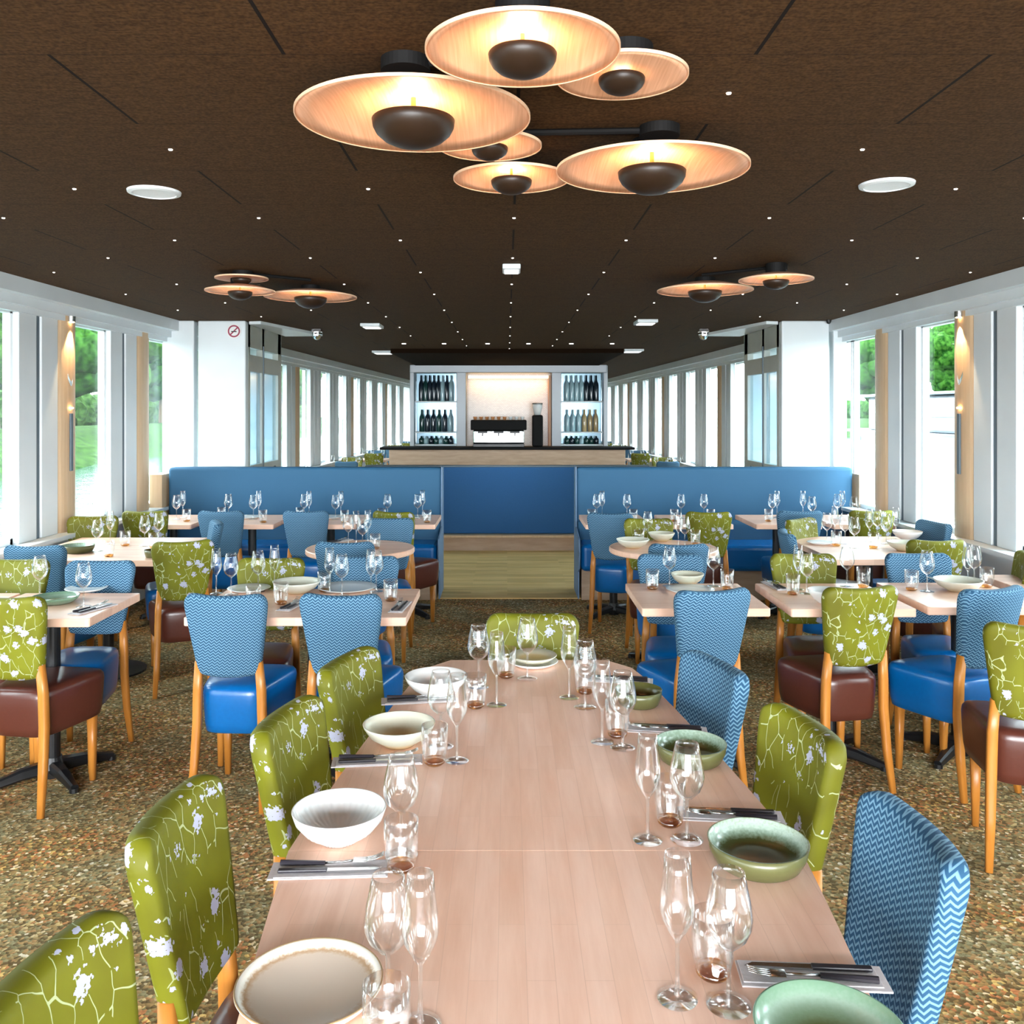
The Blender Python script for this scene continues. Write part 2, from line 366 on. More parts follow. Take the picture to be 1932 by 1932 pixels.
def side(s):
    nm = 'left' if s < 0 else 'right'
    def fill(bm, z0, z1, th0, th1):
        ys = [Y0, 10, Y1]
        for a, b in zip(ys, ys[1:]):
            p = []
            xa, xb = wx(s, a), wx(s, b)
            q = [(xa+s*th0, a), (xb+s*th0, b), (xb+s*th1, b), (xa+s*th1, a)]
            prism(bm, q, z0, z1)
    def low(bm): fill(bm, 0, SILL, 0, .25)
    def high(bm): fill(bm, WTOP, CEIL, 0, .25)
    w = struct('wall_'+nm, lambda bm: (low(bm), high(bm)), m_white)
    struct('trim_%d' % (2 if s < 0 else 3), lambda bm: (fill(bm, 2.43, CEIL, -.16, .0), fill(bm, 2.37, 2.45, -.09, 0), fill(bm, 2.33, 2.385, -.05, 0)), m_white)
    struct('trim_%d' % (4 if s < 0 else 5), lambda bm: fill(bm, SILL-.03, SILL, -.14, .0), m_white)
    # bays
    g_end = 5.93 if s < 0 else 5.60
    k0 = -7
    base = g_end+k0*PER
    n = 0
    i = 0
    while base+i*PER < Y1-1.6:
        y = base+i*PER                                  # glass ends here
        x = wx(s, y+.4); ang = 0
        num = i*2+(1 if s < 0 else 2)
        if not (8.3 < y+.1 < 9.3):
            glass_a, glass_b = y+PER-.58, y+PER
            zc, hz = (SILL+WTOP)/2, WTOP-SILL
            # white posts with a grey seal between
            def posts(bm):
                box(bm, (x+s*.0, y+.115, zc), (.07, .23, hz), .008)
                box(bm, (x+s*.0, y+.405, zc), (.07, .23, hz), .008)
            t = obj('trim_%d' % (10+num), posts, m_white); t['kind'] = 'structure'
            obj('seal', lambda bm: box(bm, (x+s*.01, y+.26, zc), (.06, .06, hz)), m_slot, t)
            def pill(bm):
                vs = []; N = 10; cx = x; w2 = .13
                pts = [(cx+s*.05, y+.53)]
                for k in range(N+1):
                    a = PI*k/N
                    pts.append((cx-s*(.02+.035*math.sin(a)), y+.53+w2-w2*math.cos(a)))
                pts.append((cx+s*.05, y+.53+2*w2))
                prism(bm, pts if s < 0 else pts[::-1], SILL, WTOP+.02)
            t = obj('trim_%d' % (60+num), pill, m_oak if (y < 9 or i % 3 == 0) else m_white, smooth=False); t['kind'] = 'structure'
            def fr(bm):
                a, b = glass_a, glass_b
                for yy in (a+.015, b-.015): box(bm, (x+s*.03, yy, zc), (.05, .03, hz))
                for zz in (SILL+.02, WTOP-.02): box(bm, (x+s*.03, (a+b)/2, zz), (.05, b-a, .04))
            f = obj('window_%d' % num, fr, m_frame); f['kind'] = 'structure'
            obj('pane', lambda bm: box(bm, (x+s*.035, (glass_a+glass_b)/2, zc), (.008, glass_b-glass_a-.04, hz-.06)), m_pane, f)
        else:
            a2, b2 = y+.02, y+PER; zc, hz = (SILL+WTOP)/2, WTOP-SILL
            def fr2(bm):
                for yy in (a2+.02, (a2+b2)/2, b2-.02): box(bm, (x+s*.03, yy, zc), (.05, .04, hz))
                for zz in (SILL+.02, WTOP-.02): box(bm, (x+s*.03, (a2+b2)/2, zz), (.05, b2-a2, .04))
            f = obj('window_%d' % num, fr2, m_frame); f['kind'] = 'structure'
            obj('pane', lambda bm: box(bm, (x+s*.035, (a2+b2)/2, zc), (.008, b2-a2-.04, hz-.06)), m_pane, f)
        i += 1
side(-1); side(1)

# partition blocks with doors behind the banquettes
def partition(s):
    nm = 'left' if s < 0 else 'right'
    xw = WL if s < 0 else WR
    xi = -2.47 if s < 0 else 2.59                      # inner face
    xm = -2.95 if s < 0 else 3.07
    a, b = 8.5, 9.83
    def blk(bm):
        def bx_(x0, x1, y0, y1): box(bm, ((x0+x1)/2, (y0+y1)/2, CEIL/2), (abs(x1-x0), y1-y0, CEIL), .01)
        bx_(xw, xm-s*-.02, a-.02, b)
        bx_(xm+s*-.02-s*.02, xi+s*.06, a, a+.10)
        bx_(xm+s*-.05, xi+s*.5, a+.12, b)
    def blk2(bm):
        m0 = xm
        box(bm, ((xw+m0)/2, a+.04, CEIL/2), (abs(xw-m0), .12, CEIL), .012)
        m1 = m0-s*.03
        box(bm, ((m1+xi)/2, a+.05, CEIL/2), (abs(m1-xi), .1, CEIL), .012)
        box(bm, ((xw+xi)/2, b+.03, CEIL/2), (abs(xw-xi)-.02, .06, CEIL))
    struct('wall_partition_'+nm, blk2, m_white)
    # glazed door leaves in the inner side face
    dn = 1 if s < 0 else 2
    def frame(bm):
        X = xi+s*.03
        box(bm, (X, (a+.10+b)/2, CEIL-.12), (.06, b-a-.10, .24))
        box(bm, (X, (a+.10+b)/2, .45), (.06, b-a-.10, .9))
        for yy, w in ((a+.13, .06), (a+.62, .07), (b-.05, .14)): box(bm, (X, yy, CEIL/2), (.06, w, CEIL))
        for (y0, y1) in ((a+.16, a+.585), (a+.655, b-.12)):
            box(bm, (X, (y0+y1)/2, 2.14), (.06, y1-y0, .16)); box(bm, (X, (y0+y1)/2, 1.02), (.06, y1-y0, .26))
    d = struct('door_%d' % dn, frame, m_greyframe)
    m_doorpane = glass('door_pane', (.70, .80, .86), 4.0, .35, .05, .1)
    obj('pane', lambda bm: box(bm, (xi+s*.03, a+.372, 1.62), (.012, .425, .96)), m_doorpane, d)
    obj('pane', lambda bm: box(bm, (xi+s*.03, a+.933, 1.62), (.012, .555, .96)), m_doorpane, d)
    obj('seal', lambda bm: box(bm, (xi-s*.003, a+.62, CEIL/2-.1), (.012, .014, CEIL-.2)), m_slot, d)
    obj('handle', lambda bm: (tube(bm, [(xi-s*.002, a+.70, 1.08), (xi-s*.06, a+.70, 1.08), (xi-s*.06, a+.85, 1.10)], .012),), m_black, d)
    # white soffit slab over the doorway
    x0, x1 = xi-s*.02, xi-s*.44
    struct('trim_%d' % (6 if s < 0 else 7), lambda bm: prism(bm, [(x0, a+.05), (x0-s*.12, a+.02), (x1, 9.9), (x0, 9.95)] if s < 0 else [(x0, a+.05), (x0, 9.95), (x1, 9.9), (x0-s*.12, a+.02)], CEIL-.03, CEIL-.002), m_white)
    # low oak panel between banquette end and window
    px = (-3.13 if s < 0 else 3.19)
    struct('trim_%d' % (8 if s < 0 else 9), lambda bm: box(bm, ((xw+px)/2, 8.30, .55), (abs(xw-px)-.005, .25, 1.10), .002), m_oak)
partition(-1); partition(1)
# no-smoking sign
sg = thing('warning_sign', 'small round red and white no-smoking sign on the left white wall', 'sign', (XA(442, 8.5), 8.495, 1.68+150*8.5/1700))
obj('disc', lambda bm: (lathe(bm, [(0, 0), (.07, 0), (.07, .004), (0, .004)], 24), bmesh.ops.rotate(bm, cent=(0, 0, 0), matrix=Matrix.Rotation(PI/2, 3, 'X'), verts=bm.verts)), m_china, sg)
m_red = plain('sign_maroon', (.30, .02, .06), .5)
def ring(bm):
    N = 28
    a = [bm.verts.new((.058*math.cos(2*PI*i/N), -.006, .058*math.sin(2*PI*i/N))) for i in range(N)]
    b = [bm.verts.new((.044*math.cos(2*PI*i/N), -.006, .044*math.sin(2*PI*i/N))) for i in range(N)]
    for i in range(N): bm.faces.new((a[i], a[(i+1) % N], b[(i+1) % N], b[i]))
    v = box(bm, (0, -.007, 0), (.1, .002, .012)); bmesh.ops.rotate(bm, cent=(0, 0, 0), matrix=Matrix.Rotation(-PI/4, 3, 'Y'), verts=v)
obj('ring', ring, m_red, sg)
obj('cigarette_symbol', lambda bm: box(bm, (0, -.0075, -.004), (.05, .002, .010)), m_rubber, sg)

# bow end ceiling drop over the bar
struct('trim_120', lambda bm: box(bm, (.0, 14.3, CEIL-.03), (3.2, 3.9, .06)), plain('dark_ceiling_board', (.012, .006, .003), .95, spec=.05))

# ------------------------------------------------------------------ ceiling fittings
def star_lights():
    me = mesh('ceiling_spotlight', lambda bm: lathe(bm, [(0, -.003), (.0058, -.003), (.007, 0), (0, 0)], 12), m_star)
    lamp_xy = [(-.24, 2.32, .34), (.03, 1.95, .25), (.27, 2.15, .2), (-.05, 2.72, .2), (.015, 3.1, .24), (.45, 2.83, .34)]
    for k in range(22):
        y = 2.41+.52*k
        j0 = .03+(.5625 if k % 2 == 0 else 0)
        for q in range(-4, 4):
            x = j0+1.125*q
            if x < -3.0 or x > 3.0 or (y > 8.2 and abs(x) > 1.2) or (y > 10.8 and abs(x) > .7): continue
            if any((x-a)**2+(y-b)**2 < .06**2 for a, b, r in lamp_xy): continue
            o = obj('ceiling_spotlight', me, None, loc=(x, y, CEIL))
            tag(o, 'tiny round white star light in the dark brown ceiling grid', 'ceiling light', 'star lights in the ceiling')
star_lights()
for i in range(6):
    px = (762, 838, 920, 997, 1078, 1155)[i]
    o = obj('ceiling_downlight', lambda bm: lathe(bm, [(0, -.006), (.022, -.006), (.028, 0), (0, 0)], 16), m_star, loc=(XA(px, 11.4), 11.4, CEIL))
    tag(o, 'white downlight, %s from the left in the row before the bar' % ('first', 'second', 'third', 'fourth', 'fifth', 'sixth')[i], 'ceiling light', 'downlights before the bar')
for px, py, w in ((291, 361, 'left'), (1673, 347, 'right')):
    x, y = P(px, py, CEIL) if False else (XA(px, F*(CEIL-H)/(CY-py)), F*(CEIL-H)/(CY-py))
    t = thing('ceiling_speaker', 'round flat pale grey speaker in the ceiling at %s' % w, 'speaker', (x, y, CEIL))
    obj('grille', lambda bm: lathe(bm, [(0, -.008), (.082, -.008), (.082, -.002), (0, -.002)], 40), m_grille, t)
    obj('rim', lambda bm: lathe(bm, [(.082, -.012), (.098, -.008), (.1, 0), (.082, 0), (.082, -.012)], 40), m_white, t)
def vent(px, py, w, dpt, lab):
    d = F*(CEIL-.03-H)/(CY-py)
    t = thing('ceiling_unit', lab, 'ceiling unit', (XA(px, d), d, CEIL))
    obj('housing', lambda bm: box(bm, (0, 0, -.015), (w, dpt, .03), .006), m_white, t)
    obj('front_panel', lambda bm: box(bm, (0, 0, -.034), (w*.8, dpt*.6, .008), .002), m_panelglow, t)  # faint glow put on every unit's panel, air outlets included
vent(965, 512, .105, .20, 'small white rectangular emergency light on the ceiling centre line')
vent(702, 618, .19, .3, 'white rectangular ceiling unit left of centre, nearer the camera')
vent(723, 667, .27, .4, 'white rectangular ceiling unit at left just before the bar')
vent(1218, 611, .19, .3, 'white rectangular ceiling unit right of centre, nearer the camera')
vent(1193, 664, .27, .4, 'white rectangular ceiling unit at right just before the bar')
for px, lab in ((598, 'silver ceiling projector lamp beside the left door soffit'), (1327, 'silver ceiling projector lamp beside the right door soffit')):
    d = 9.3
    t = thing('projector_lamp', lab, 'spotlight', (XA(px, d), d, CEIL))
    obj('bracket', lambda bm: box(bm, (0, 0, -.02), (.10, .08, .04), .006), m_chrome, t)
    obj('lamp_head', lambda bm: (lathe(bm, [(0, -.12), (.03, -.11), (.05, -.07), (.055, -.05), (.02, -.03), (0, -.03)], 14),), m_chrome, t, smooth=True)
    obj('lens', lambda bm: box(bm, (0, -.045, -.06), (.05, .01, .04), .004), m_panelglow, t)
cm = thing('security_camera', 'small black camera at the top of the right white wall', 'camera', (XA(1562, 8.44), 8.42, CEIL))
obj('mount', lambda bm: lathe(bm, [(0, 0), (.025, 0), (.025, -.012), (0, -.012)], 14), m_rubber, cm)
obj('dome', lambda bm: lathe(bm, [(.022, -.010), (.022, -.02), (.015, -.034), (0, -.04)], 14), m_rubber, cm, smooth=True)

# pendant lamps: dished copper-pink veneer disc, black bowl with a lamp shining up into the disc
def mk_veneer():
    m, n, l, b = newmat('lamp_veneer')
    t = n.new('ShaderNodeTexCoord'); mp = n.new('ShaderNodeMapping'); mp.inputs['Scale'].default_value = (160, 5, 5); mp.inputs['Rotation'].default_value = (0, 0, .6)
    l.new(t.outputs['Object'], mp.inputs[0]); nz = n.new('ShaderNodeTexNoise'); nz.inputs['Scale'].default_value = 1; l.new(mp.outputs[0], nz.inputs['Vector'])
    c = ramp(n, l, nz.outputs['Fac'], [(.3, (.68, .34, .19)), (.7, (.82, .46, .29))]); l.new(c, b.inputs['Base Color']); b.inputs['Roughness'].default_value = .5
    return m
m_veneer = mk_veneer()
m_veneer_edge = plain('veneer_edge', (.85, .55, .36), .5)
m_bowlblack = plain('lamp_bowl_dark', (.020, .010, .005), .4, spec=.3)
m_brass = plain('brass_stem', (.75, .38, .13), .3, metal=1)
def lamp(x, y, h, D, label, group, power, canopy=True):
    z = H+h; R = D/2; rise = min(.048*D/.5, CEIL-z-.03)
    t = thing('ceiling_lamp', label, 'lamp', (x, y, z), 0, group)
    def disc(bm):
        pr = [(R*q, rise*(1-q**1.8)) for q in (0.0, .15, .3, .5, .7, .85, 1)]
        up = [(r, zz+.006) for r, zz in pr[::-1]]
        lathe(bm, pr+up, 72)
    obj('lamp_shade', disc, m_veneer, t, smooth=True)
    obj('shade_rim', lambda bm: lathe(bm, [(R-.002, -.001), (R+.001, -.001), (R+.001, .007), (R-.002, .007), (R-.002, -.001)], 72), m_veneer_edge, t)
    Rb = R*.355; hb = Rb*.66
    def bowl(bm):
        pr = [(0, -hb)]+[(Rb*math.sin(a), -hb*math.cos(a)**.9) for a in (.25, .5, .8, 1.1, 1.35)]+[(Rb, 0), (Rb*.97, .003), (Rb*.9, -.002), (Rb*.75, -hb*.5), (0, -hb*.8)]
        lathe(bm, pr, 48)
    zb = -.004
    bo = obj('reflector_bowl', bowl, m_bowlblack, t, smooth=True, loc=(0, 0, zb))
    obj('stem', lambda bm: tube(bm, [(0, 0, -hb*.7), (0, 0, rise)], .0045*D/.5+.0015, 10), m_brass, t)
    obj('bulb', lambda bm: lathe(bm, [(.007, -.5*hb), (Rb*.38, -.42*hb), (Rb*.42, -.2*hb), (.007, -.12*hb)], 20), m_bulb, t, smooth=True)
    if canopy:
        obj('canopy', lambda bm: lathe(bm, [(0, rise), (.045+.03*D, rise), (.045+.03*D, CEIL-z), (0, CEIL-z)], 32), m_dark, t)
    L = bpy.data.lights.new('lamp_light', 'POINT'); L.energy = power*.24; L.color = (1, .66, .40); L.shadow_soft_size = .02
    lo = bpy.data.objects.new('lamp_light', L); COL.objects.link(lo); lo.parent = t; lo.location = (0, 0, zb+.012)
    return t
def lamp_px(px, py, wpx, h, label, group, power, canopy=True):
    d = F*h/(CY-py); D = wpx*d/F
    return lamp(XA(px, d), d, h, D, label, group, power, canopy)
G1 = 'copper-toned disc lamps of the front cluster'
LA = lamp_px(986, 99, 366, .745, 'large copper-toned disc lamp, topmost of the front ceiling cluster', G1, 1.5)
LB = lamp_px(780, 224, 440, .765, 'largest copper-toned disc lamp, leftmost of the front ceiling cluster', G1, 2.1)
LC = lamp_px(1173, 146, 248, .815, 'small copper-toned disc lamp tucked behind the topmost disc', G1, .9, False)
LD = lamp_px(924, 277, 195, .79, 'small copper-toned disc lamp half hidden behind the leftmost disc', G1, .7, False)
LE = lamp_px(965, 339, 218, .78, 'lowest middle copper-toned disc lamp of the front cluster', G1, 1.1)
LF = lamp_px(1230, 322, 360, .755, 'big copper-toned disc lamp, rightmost of the front cluster', G1, 1.9)
lamp_px(586, 561, 172, .77, 'larger right disc of the left rear lamp group', 'rear disc lamps at left', 2.0)
lamp_px(453, 550, 128, .74, 'lower left disc of the left rear lamp group', 'rear disc lamps at left', 1.0)
lamp_px(456, 526, 98, .815, 'small upper disc of the left rear lamp group', 'rear disc lamps at left', .7, False)
lamp_px(1330, 549, 178, .765, 'larger left disc of the right rear lamp pair', 'rear disc lamps at right', 2.0)
lamp_px(1464, 529, 137, .753, 'smaller right disc of the right rear lamp pair', 'rear disc lamps at right', 1.0)
def rods(name, label, pts):
    t = thing(name, label, 'lamp mount', (pts[0][0], pts[0][1], CEIL))
    o = Vector((pts[0][0], pts[0][1], 0))
    for a, b in zip(pts, pts[1:]):
        obj('rod', lambda bm: tube(bm, [Vector((*a, -.012))-o, Vector((*b, -.012))-o], .010, 8), m_dark, t)
    for p in pts[:1]+pts[2:]:
        obj('ceiling_plate', lambda bm: lathe(bm, [(0, 0), (.06, 0), (.06, -.03), (0, -.03)], 32), m_dark, t, loc=Vector((*p, 0))-o)
def cpx(px, py, z=CEIL): d = F*(z-H)/(CY-py); return (XA(px, d), d)
rods('lamp_mount', 'black ceiling mount with rods carrying the front lamp cluster', [(LF.location.x, LF.location.y-.14), (LD.location.x+.1, LD.location.y+.02), (LB.location.x, LB.location.y-.18), (LC.location.x, LC.location.y-.10)])
rods('lamp_mount', 'black ceiling mount with rod over the left rear lamps', [cpx(458, 512), cpx(586, 525)])
rods('lamp_mount', 'black ceiling mount with rod over the right rear lamps', [cpx(1466, 500), cpx(1325, 515)])

# wall washers on the two nearest oak pillars
def washer(s, yc, label):
    x = wx(s, yc)-s*.062
    t = thing('wall_lamp', label, 'wall lamp', (x, yc, 0))
    obj('downlight_can', lambda bm: lathe(bm, [(0, 2.33), (.03, 2.33), (.03, 2.37), (0, 2.37)], 20), m_steel, t)
    obj('lens', lambda bm: lathe(bm, [(0, 2.325), (.02, 2.325), (.02, 2.33), (0, 2.33)], 16), m_bulb, t)
    def leaf(bm):   # curved V-shaped shield below the lit part
        N = 14
        for k in range(N):
            a0, a1 = -1+2*k/N, -1+2*(k+1)/N
            def q(a, dz): return (-s*-(.012-.0)*0 + s*.028*a*a-0*s, .065*a, 1.86+.22*abs(a)**2.2+dz)
            bm.faces.new([bm.verts.new(q(a0, 0)), bm.verts.new(q(a1, 0)), bm.verts.new(q(a1, .035)), bm.verts.new(q(a0, .035))])
    obj('shield', leaf, m_steel, t)
    obj('lower_light', lambda bm: box(bm, (0, 0, 1.70), (.02, .035, .012), .003), m_bulb, t)
    obj('vent_slot', lambda bm: box(bm, (0, 0, 1.45), (.014, .035, .42), .003), m_slot, t)
    L = bpy.data.lights.new('lamp_light', 'SPOT'); L.energy = 5; L.color = (1, .70, .38); L.spot_size = 1.0; L.spot_blend = .4; L.shadow_soft_size = .01
    lo = bpy.data.objects.new('lamp_light', L); COL.objects.link(lo); lo.parent = t; lo.location = (-s*.03, 0, 2.30); lo.rotation_euler = (0, -s*.20, 0)
washer(-1, 5.93+.53+.13, 'warm wall washer on the oak pillar between the left windows')
washer(1, 5.60+.53+.13, 'warm wall washer on the oak pillar between the right windows')

# ------------------------------------------------------------------ banquettes, low partition
def banquette(x0, x1, aisle, label):
    cx = (x0+x1)/2; w = x1-x0
    t = thing('banquette', label, 'bench', (cx, 8.2, 0))
    s = 1 if aisle > cx else -1
    obj('backrest', lambda bm: box(bm, (0, .14, .82), (w, .16, .68), .03, seg=4), m_banq, t, smooth=False)
    obj('seat', lambda bm: box(bm, (0, -.10, .39), (w-.03, .46, .24), .05, seg=4), m_blueleather, t)
    obj('lower_backrest', lambda bm: box(bm, (0, .03, .58), (w-.03, .10, .20), .03, seg=3), m_banq, t)
    obj('plinth', lambda bm: box(bm, (0, .0, .135), (w-.06, .40, .27)), m_plinth, t)
    obj('back_board', lambda bm: box(bm, (0, .24, .58), (w, .04, 1.14), .01), m_plinth, t)
    # upholstered end wing following the seat
    def wing(bm):
        prof = [(.22, .02), (.22, 1.165), (.05, 1.165), (.02, .62), (-.33, .56), (-.37, .45), (-.34, .30), (-.25, .26), (-.25, .02)]
        a = [bm.verts.new((s*w/2-.006, y, z)) for y, z in prof]; b = [bm.verts.new((s*w/2+.006, y, z)) for y, z in prof]
        bm.faces.new(a); bm.faces.new(b[::-1])
        for i in range(len(prof)):
            j = (i+1) % len(prof); bm.faces.new((a[i], b[i], b[j], a[j]))
    obj('end_panel', wing, plain('end_panel_cloth', (.12, .20, .32), .6), t)
banquette(-3.11, -.60, 0, 'long blue upholstered wall bench left of the aisle')
banquette(.63, 3.17, 0, 'long blue upholstered wall bench right of the aisle')
lp = thing('low_partition', 'low blue cloth partition on a wood plinth across the aisle', 'partition', (0, 10.85, 0))
obj('cloth_panel', lambda bm: box(bm, (0, 0, .61), (3.4, .14, .80), .012), m_bluecarpet, lp)
obj('ledge', lambda bm: box(bm, (0, -.05, .19), (3.4, .26, .03), .005), m_oak, lp)
obj('plinth', lambda bm: box(bm, (0, 0, .09), (3.4, .16, .17)), m_plinth, lp)
obj('top_rail', lambda bm: box(bm, (0, 0, 1.015), (3.4, .16, .02), .004), m_slot, lp)

# ------------------------------------------------------------------ bar at the far end
bar = thing('bar_counter', 'wooden bar counter with dark worktop at the far end', 'bar counter', (0, 15.2, 0))
obj('counter_front', lambda bm: box(bm, (0, .1, .52), (3.95, .5, 1.02), .01), m_barwood, bar)
obj('worktop', lambda bm: box(bm, (0, .1, 1.05), (4.25, .62, .04), .005), m_dark, bar)
m_backglow = emis('warm_tiled_back', (.80, .60, .42), .25)
def mk_tiles():
    m, n, l, b = newmat('pale_tiles'); t = n.new('ShaderNodeTexCoord'); bt = n.new('ShaderNodeTexBrick')
    mp = n.new('ShaderNodeMapping'); mp.inputs['Rotation'].default_value = (PI/2, 0, 0); l.new(t.outputs['Object'], mp.inputs[0]); l.new(mp.outputs[0], bt.inputs['Vector'])
    bt.inputs['Scale'].default_value = 12; bt.inputs['Color1'].default_value = (.46, .40, .35, 1); bt.inputs['Color2'].default_value = (.40, .35, .30, 1); bt.inputs['Mortar'].default_value = (.30, .26, .23, 1)
    l.new(bt.outputs['Color'], b.inputs['Base Color']); b.inputs['Roughness'].default_value = .25; return m
bf = thing('back_bar', 'steel-framed back bar with lit niche between two glass cabinets', 'shelving', (0, 15.9, 0))
d_ = 15.9
zc = lambda py: H-(py-CY)*d_/F
obj('frame_top', lambda bm: box(bm, (XA(959, d_), 0, (zc(690)+zc(703))/2), (XA(1143, d_)-XA(775, d_), .35, .14), .01), m_brushed, bf)
for a, b in ((775, 783), (862, 880), (1040, 1058), (1137, 1145)):
    obj('upright', lambda bm: box(bm, ((XA(a, d_)+XA(b, d_))/2, 0, (zc(690)+1.0)/2), (XA(b, d_)-XA(a, d_), .30, zc(690)-1.0), .008), m_brushed, bf)
obj('niche_back', lambda bm: box(bm, (XA(960, d_), .25, 1.75), (1.52, .03, 1.5)), mk_tiles(), bf)
obj('light_strip', lambda bm: box(bm, (XA(960, d_), .12, 2.28), (1.44, .05, .05)), m_strip, bf)
obj('niche_side', lambda bm: box(bm, (XA(1037, d_), .05, 1.65), (.04, .3, 1.3)), m_leg, bf)
L = bpy.data.lights.new('niche_light', 'AREA'); L.energy = 1.3; L.color = (1, .66, .36); L.shape = 'RECTANGLE'; L.size = 1.3; L.size_y = .12
lo = bpy.data.objects.new('niche_light', L); COL.objects.link(lo); lo.parent = bf; lo.location = (.02, .1, 2.24)
m_cabback = plain('cabinet_mirror', (.20, .31, .38), .18, metal=.6)
for a, b in ((783, 862), (1058, 1137)):
    xa, xb = XA(a, d_), XA(b, d_)
    obj('cabinet_back', lambda bm: box(bm, ((xa+xb)/2, .25, 1.7), (xb-xa, .03, 1.4)), m_cabback, bf)
    for zz in (1.079, 1.299, 1.839): obj('shelf', lambda bm: box(bm, ((xa+xb)/2, .08, zz), (xb-xa, .30, .02)), m_white, bf)
# bottles and glasses on the cabinet shelves
m_botg = plain('bottle_green', (.01, .05, .045), .1); m_botd = plain('bottle_dark', (.01, .018, .03), .1); m_botc = plain('bottle_clear', (.30, .45, .50), .1); m_bota = plain('bottle_amber', (.42, .30, .14), .1)
bprof = [(0, 0), (.036, 0), (.038, .01), (.038, .15), (.033, .18), (.014, .21), (.013, .26), (0, .262)]
bm_g = {}
for k, mt in (('green', m_botg), ('dark', m_botd), ('clear', m_botc), ('amber', m_bota)):
    bm_g[k] = mesh('bottle', lambda bm: lathe(bm, bprof, 14), mt, True)
ords = ['first', 'second', 'third', 'fourth', 'fifth', 'sixth', 'seventh', 'eighth', 'ninth', 'tenth']
for cab, (a, b), seqs in (('left', (790, 855), (('dark', 'green', 'dark', 'dark', 'dark', 'clear', 'dark', 'clear'), ('green', 'dark', 'dark', 'green', 'dark', 'clear'), ('green', 'clear', 'dark', 'green', 'clear', 'green', 'dark'))),
                          ('right', (1065, 1130), (('clear', 'clear', 'clear', 'clear', 'dark', 'dark', 'dark'), ('clear', 'clear', 'clear', 'amber', 'amber', 'amber'), ('green', 'dark', 'green', 'clear', 'green', 'green', 'dark')))):
    for zz, hs, sh, seq in zip((1.85, 1.31, 1.09), (1.75, 1.5, .55), ('top', 'middle', 'bottom'), seqs):
        for i, k in enumerate(seq):
            px = a+(b-a)*(i+.5)/len(seq)
            o = obj('bottle', bm_g[k], None, loc=(XA(px, d_), d_+.04, zz))
            o.scale = (1.15, 1.15, hs)
            tag(o, '%s bottle, %s from left on the %s shelf of the %s bar cabinet' % (k, ords[i], sh, cab), 'bottle', 'bottles in the %s bar cabinet' % cab)
# espresso machine
em = thing('espresso_machine', 'chrome and black espresso machine on the bar', 'coffee machine', (XA(941, 15.3), 15.3, 1.07))
obj('body', lambda bm: box(bm, (0, 0, .17), (.86, .34, .24), .03), m_chrome, em)
obj('back_panel', lambda bm: box(bm, (0, -.02, .37), (.94, .36, .17), .015), m_dark, em)
obj('drip_tray', lambda bm: box(bm, (0, -.05, .03), (.86, .42, .06), .01), m_black, em)
for i in (-1, 0, 1):
    obj('brew_group', lambda bm: (box(bm, (.27*i, -.19, .245), (.17, .05, .035), .006), tube(bm, [(.27*i, -.2, .22), (.27*i, -.30, .20)], .012)), m_black, em)
m_cup = plain('cup_terracotta', (.60, .25, .10), .4)
for i in range(9):
    c = obj('coffee_cup', lambda bm: lathe(bm, [(0, 0), (.022, 0), (.034, .05), (.036, .055), (.031, .05), (.018, .006), (0, .006)], 14), m_cup if i < 6 else m_china, smooth=True, loc=(em.location.x-.40+.10*i, 15.28, 1.07+.455))
    tag(c, '%s coffee cup, %s from left on top of the espresso machine' % ('terracotta' if i < 6 else 'white', ords[i]), 'cup', 'cups on the espresso machine')
gr = thing('coffee_grinder', 'tall black coffee grinder right of the espresso machine', 'coffee grinder', (XA(1014, 15.3), 15.3, 1.07))
obj('body', lambda bm: box(bm, (0, 0, .27), (.18, .24, .54), .03), m_dark, gr)
obj('bean_hopper', lambda bm: lathe(bm, [(0, .54), (.05, .54), (.085, .68), (.085, .72), (0, .72)], 18), m_china, gr, smooth=True)
obj('hopper_lid', lambda bm: lathe(bm, [(0, .72), (.09, .72), (.09, .74), (0, .745)], 18), m_black, gr)

# ------------------------------------------------------------------ tables
def rrect(w, d, r, n=4):
    pts = []
    for cx, cy, a0 in ((w/2-r, d/2-r, 0), (-w/2+r, d/2-r, PI/2), (-w/2+r, -d/2+r, PI), (w/2-r, -d/2+r, 1.5*PI)):
        for i in range(n+1):
            a = a0+PI/2*i/n; pts.append((cx+r*math.cos(a), cy+r*math.sin(a)))
    return pts
def pedestal(t, x=0, y=0, disc=False, r=.27):
    obj('pedestal', lambda bm: lathe(bm, [(0, .03), (.033, .03), (.033, TBL-.05), (0, TBL-.05)], 20), m_black, t, loc=(x, y, 0), smooth=False)
    if disc:
        obj('base', lambda bm: lathe(bm, [(0, 0), (.23, 0), (.23, .012), (.06, .035), (0, .04)], 36), m_black, t, loc=(x, y, 0))
    else:
        def cross(bm):
            for k in range(4):
                a = PI/4+PI/2*k; c, s_ = math.cos(a), math.sin(a)
                tube(bm, [(0, 0, .045), (c*r*.5, s_*r*.5, .04), (c*r, s_*r, .018)], [.032, .026, .017], 8, square=True)
                tube(bm, [(c*r*.98, s_*r*.98, 0), (c*r*.98, s_*r*.98, .02)], [.02, .02], 10)
            lathe(bm, [(0, .0), (.05, .0), (.055, .04), (.038, .09), (0, .09)], 20)
        obj('base', cross, m_black, t, loc=(x, y, 0))
    obj('top_plate', lambda bm: box(bm, (0, 0, TBL-.045), (.28, .28, .012)), m_black, t, loc=(x, y, 0))
